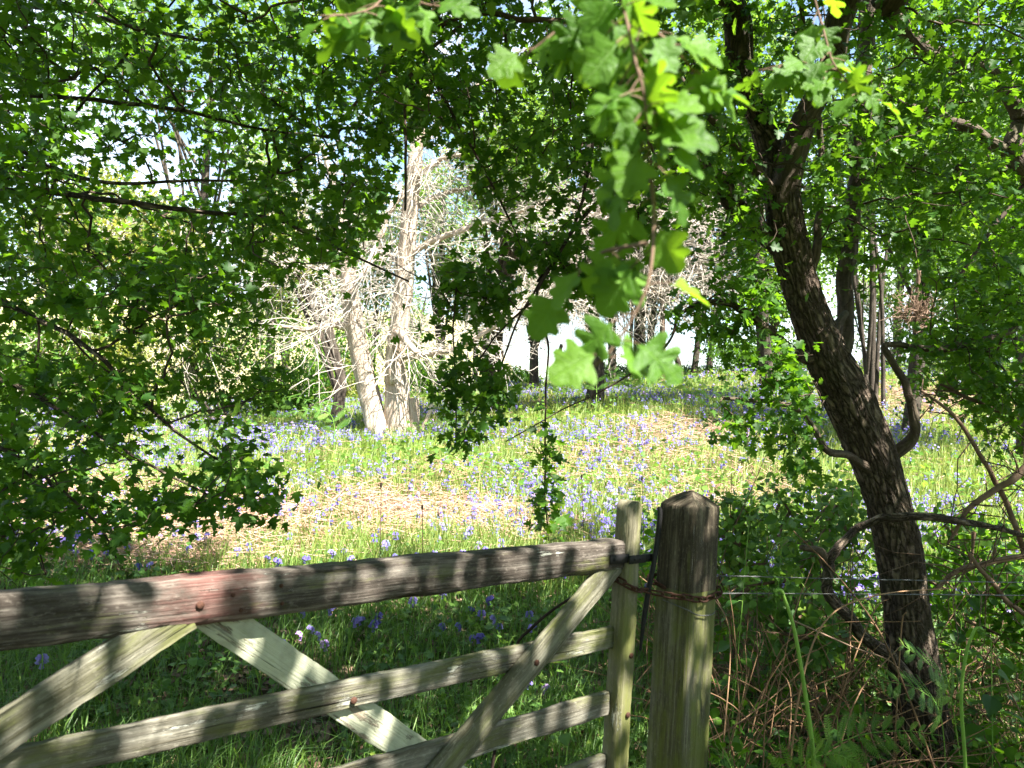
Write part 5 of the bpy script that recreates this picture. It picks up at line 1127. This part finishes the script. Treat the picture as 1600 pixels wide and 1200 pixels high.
# brown dead bracken stems beside the post
G_D = 'dead bracken stems beside the post'
for i in range(46):
    px = RNG.uniform(1115, 1400) if i % 3 else RNG.uniform(1115, 1260); d = RNG.uniform(2.75, 3.5); p = pix(px, 1150, d); b_ = on(p[0], p[1]); H = RNG.uniform(.45, 1.0); ln = RNG.normal(.05, .22, 2)
    P = spline([b_, b_ + (ln[0] * .3, ln[1] * .2, H * .4), b_ + (ln[0] * .9, ln[1] * .5, H * .8), b_ + (ln[0] * 1.6 + RNG.normal(0, .1), ln[1], H * RNG.uniform(.8, 1.05))], 14)
    r_ = RNG.uniform(.0018, .0042); v, q = one_tube(P, np.linspace(r_, r_ * .5, 14), 6); mb = MB(); mb.add(v - b_, {4: q}); o = mb.build('dead_bracken', STEM_BR, None, True); o.location = b_.tolist()
    tag(o, 'thin brown dead bracken stem in the thicket between post and hawthorn', 'bracken', G_D)
def stem(name, pts, r, mat, label, cat='bramble', group=None, n=26):
    P = spline(pts, n); v, q = one_tube(P, np.linspace(r, r * .55, n), 7); mb = MB(); mb.add(v - P[0], {4: q}); o = mb.build(name, mat, None, True); o.location = P[0].tolist(); return tag(o, label, cat, group)
stem('bramble', [pix(1228, 1260, 2.6), pix(1250, 1080, 2.6), pix(1290, 970, 2.65), pix(1370, 930, 2.75), pix(1500, 918, 2.9)], .0036, STEM_BR, 'orange brown bramble stem arching over to the hawthorn trunk')
stem('bramble', [pix(1470, 1230, 2.7), pix(1420, 1090, 2.75), pix(1370, 980, 2.85), pix(1300, 890, 3.0), pix(1240, 830, 3.1)], .0040, STEM_BR, 'long tan bramble stem slanting up left across the hawthorn base')
stem('bramble', [pix(1130, 1050, 2.75), pix(1200, 1090, 2.7), pix(1250, 1160, 2.65), pix(1265, 1260, 2.6)], .0030, STEM_BR, 'pale brown stem bowing down just right of the post')
stem('bramble', [pix(1240, 970, 2.9), pix(1330, 1010, 2.9), pix(1400, 1040, 2.9), pix(1460, 1120, 2.9)], .0034, TWIG_R, 'brown stem lying across the undergrowth below the wire')
for i, (px, y0, y1, lab) in enumerate(((595, 862, 755, 'thin dark dry stalk above the middle of the top rail'), (660, 858, 790, 'short dry stalk above the top rail, second from left'), (690, 856, 800, 'green grass stalk above the top rail'), (910, 842, 742, 'plantain stalk with dark head just left of the gate stile'), (1004, 800, 745, 'dry stalk behind the gate stile'), (1205, 860, 740, 'thin dry stalk right of the post'))):
    d = 4.6 + .35 * i; b_ = on(*pix(px, 900, d)[:2]); top = pix(px + RNG.normal(0, 3), y1, d); P = spline([b_, .5 * (b_ + top) + RNG.normal(0, .012, 3), top], 12)
    root = thing('dry_stalk', lab, 'stalk', b_, 'dry stalks behind the gate'); v, q = one_tube(P, np.linspace(.0032, .0022, 12), 5); mb = MB(); mb.add(v, {4: q}); mb.build('stem', GREENSTEM if i == 2 else TWIG_R, root, True)
    v, q = one_tube(np.array([top - (0, 0, .03), top - (0, 0, .015), top, top + (0, 0, .004)]), [.003, .008, .007, .001], 7); mb = MB(); mb.add(v, {4: q}); mb.build('seed_head', TWIG, root, True)

# ------------------------------------------------------------------ broad-leaved plants
OV_F = leaf_template([(.05, .02), (.20, .10), (.34, .26), (.38, .44), (.33, .62), (.20, .82), (.08, .95), (0, 1.03)], mid=.45, fold=.25, droop=.2)
def herb(p, label, nleaf, size, H, mat, group=None, tilt=.5):
    root = thing('leafy_plant', label, 'plant', p, group); mes = mesh_np('leaf', OV_F[0], [OV_F[1]], [mat], smooth=True); inv = Matrix.Translation(root.location).inverted(); mb = MB()
    top = p + np.array([RNG.normal(0, .04), RNG.normal(0, .04), H]); P = spline([p, .5 * (p + top) + RNG.normal(0, .01, 3), top], 12); v, q = one_tube(P, np.linspace(.003, .0016, 12), 5); mb.add(v, {4: q})
    for i in range(nleaf):
        k = int(3 + 8.9 * (i + .5) / nleaf); an = i * 2.4 + RNG.normal(0, .3); d = np.array([math.cos(an), math.sin(an), RNG.uniform(-.2, .3)]); a = P[k]; e = a + d * size * .4
        v, q = one_tube(np.array([a, (a + e) / 2 + (0, 0, .004), e]), [.0012, .001, .0009], 4); mb.add(v, {4: q}); s = size * RNG.uniform(.75, 1.15); Fr_ = frames((d + np.array([0, 0, -.25]))[None], (np.array([0, -.35, 1]) + RNG.normal(0, tilt * .6, 3))[None])[0]
        o = obj('leaf', mes, root); o.matrix_parent_inverse = inv; mw = Matrix.Identity(4)
        for r_ in range(3):
            for q_ in range(3): mw[r_][q_] = Fr_[r_, q_] * s
            mw[r_][3] = e[r_]
        o.matrix_basis = mw
    mb.build('stem', GREENSTEM, root, True)
for px, py, d, lab, n, s, H, mt in ((880, 1080, 3.0, 'bright green nettle leaves beside the gate stile between two rails', 7, .075, .55, FERN), (925, 1170, 2.75, 'small dark glossy leaves at the foot of the gate stile', 6, .06, .3, LEAF_D),
        (440, 1130, 2.7, 'broad leaved plant behind the rails below the white brace', 7, .06, .3, GRASS_N), (90, 1070, 2.4, 'jagged leafy plant at lower left behind the brace', 10, .06, .45, GRASS_N), (230, 1150, 2.5, 'leafy plant left of centre under the second rail', 8, .055, .3, GRASS_N),
        (560, 1180, 2.9, 'fresh leafy shoot at the bottom edge under the brace crossing', 9, .05, .25, FERN), (1150, 860, 3.6, 'leafy plant growing close behind the post', 9, .08, .75, GRASS_N), (1160, 730, 3.3, 'bramble shoot with round leaves right of the post top', 9, .06, 1.25, LEAF_H),
        (1210, 800, 3.5, 'bramble shoot rising between post and hawthorn', 10, .07, 1.1, LEAF_H), (1330, 1060, 3.0, 'bramble leaves in front of the hawthorn foot', 7, .06, .5, FERN), (1560, 1050, 3.1, 'broad dark bramble at the lower right corner', 12, .09, .8, LEAF_H),
        (1500, 920, 3.6, 'bramble shoot right of the hawthorn trunk', 12, .08, .9, LEAF_H), (1590, 930, 3.4, 'large leaved bramble cut by the right edge', 12, .09, 1.0, LEAF_H)):
    p = pix(px, py, d); herb(on(p[0], p[1]), lab, n, s, max(.2, min(H, p[2] - float(hgt(p[0], p[1])) + .12)), mt)
x, y = RNG.uniform(-2.6, 2.2, 90), RNG.uniform(3.3, 6.6, 90); c_ = 0
for a, b_ in zip(x, y):
    if abs(a / b_) > .66: continue
    herb(on(a, b_), 'small green woodland herb on the shaded ground behind the gate', 6, RNG.uniform(.035, .06), RNG.uniform(.1, .25), GRASS_N if RNG.random() < .7 else FERN, 'woodland herbs behind the gate'); c_ += 1
    if c_ > 60: break
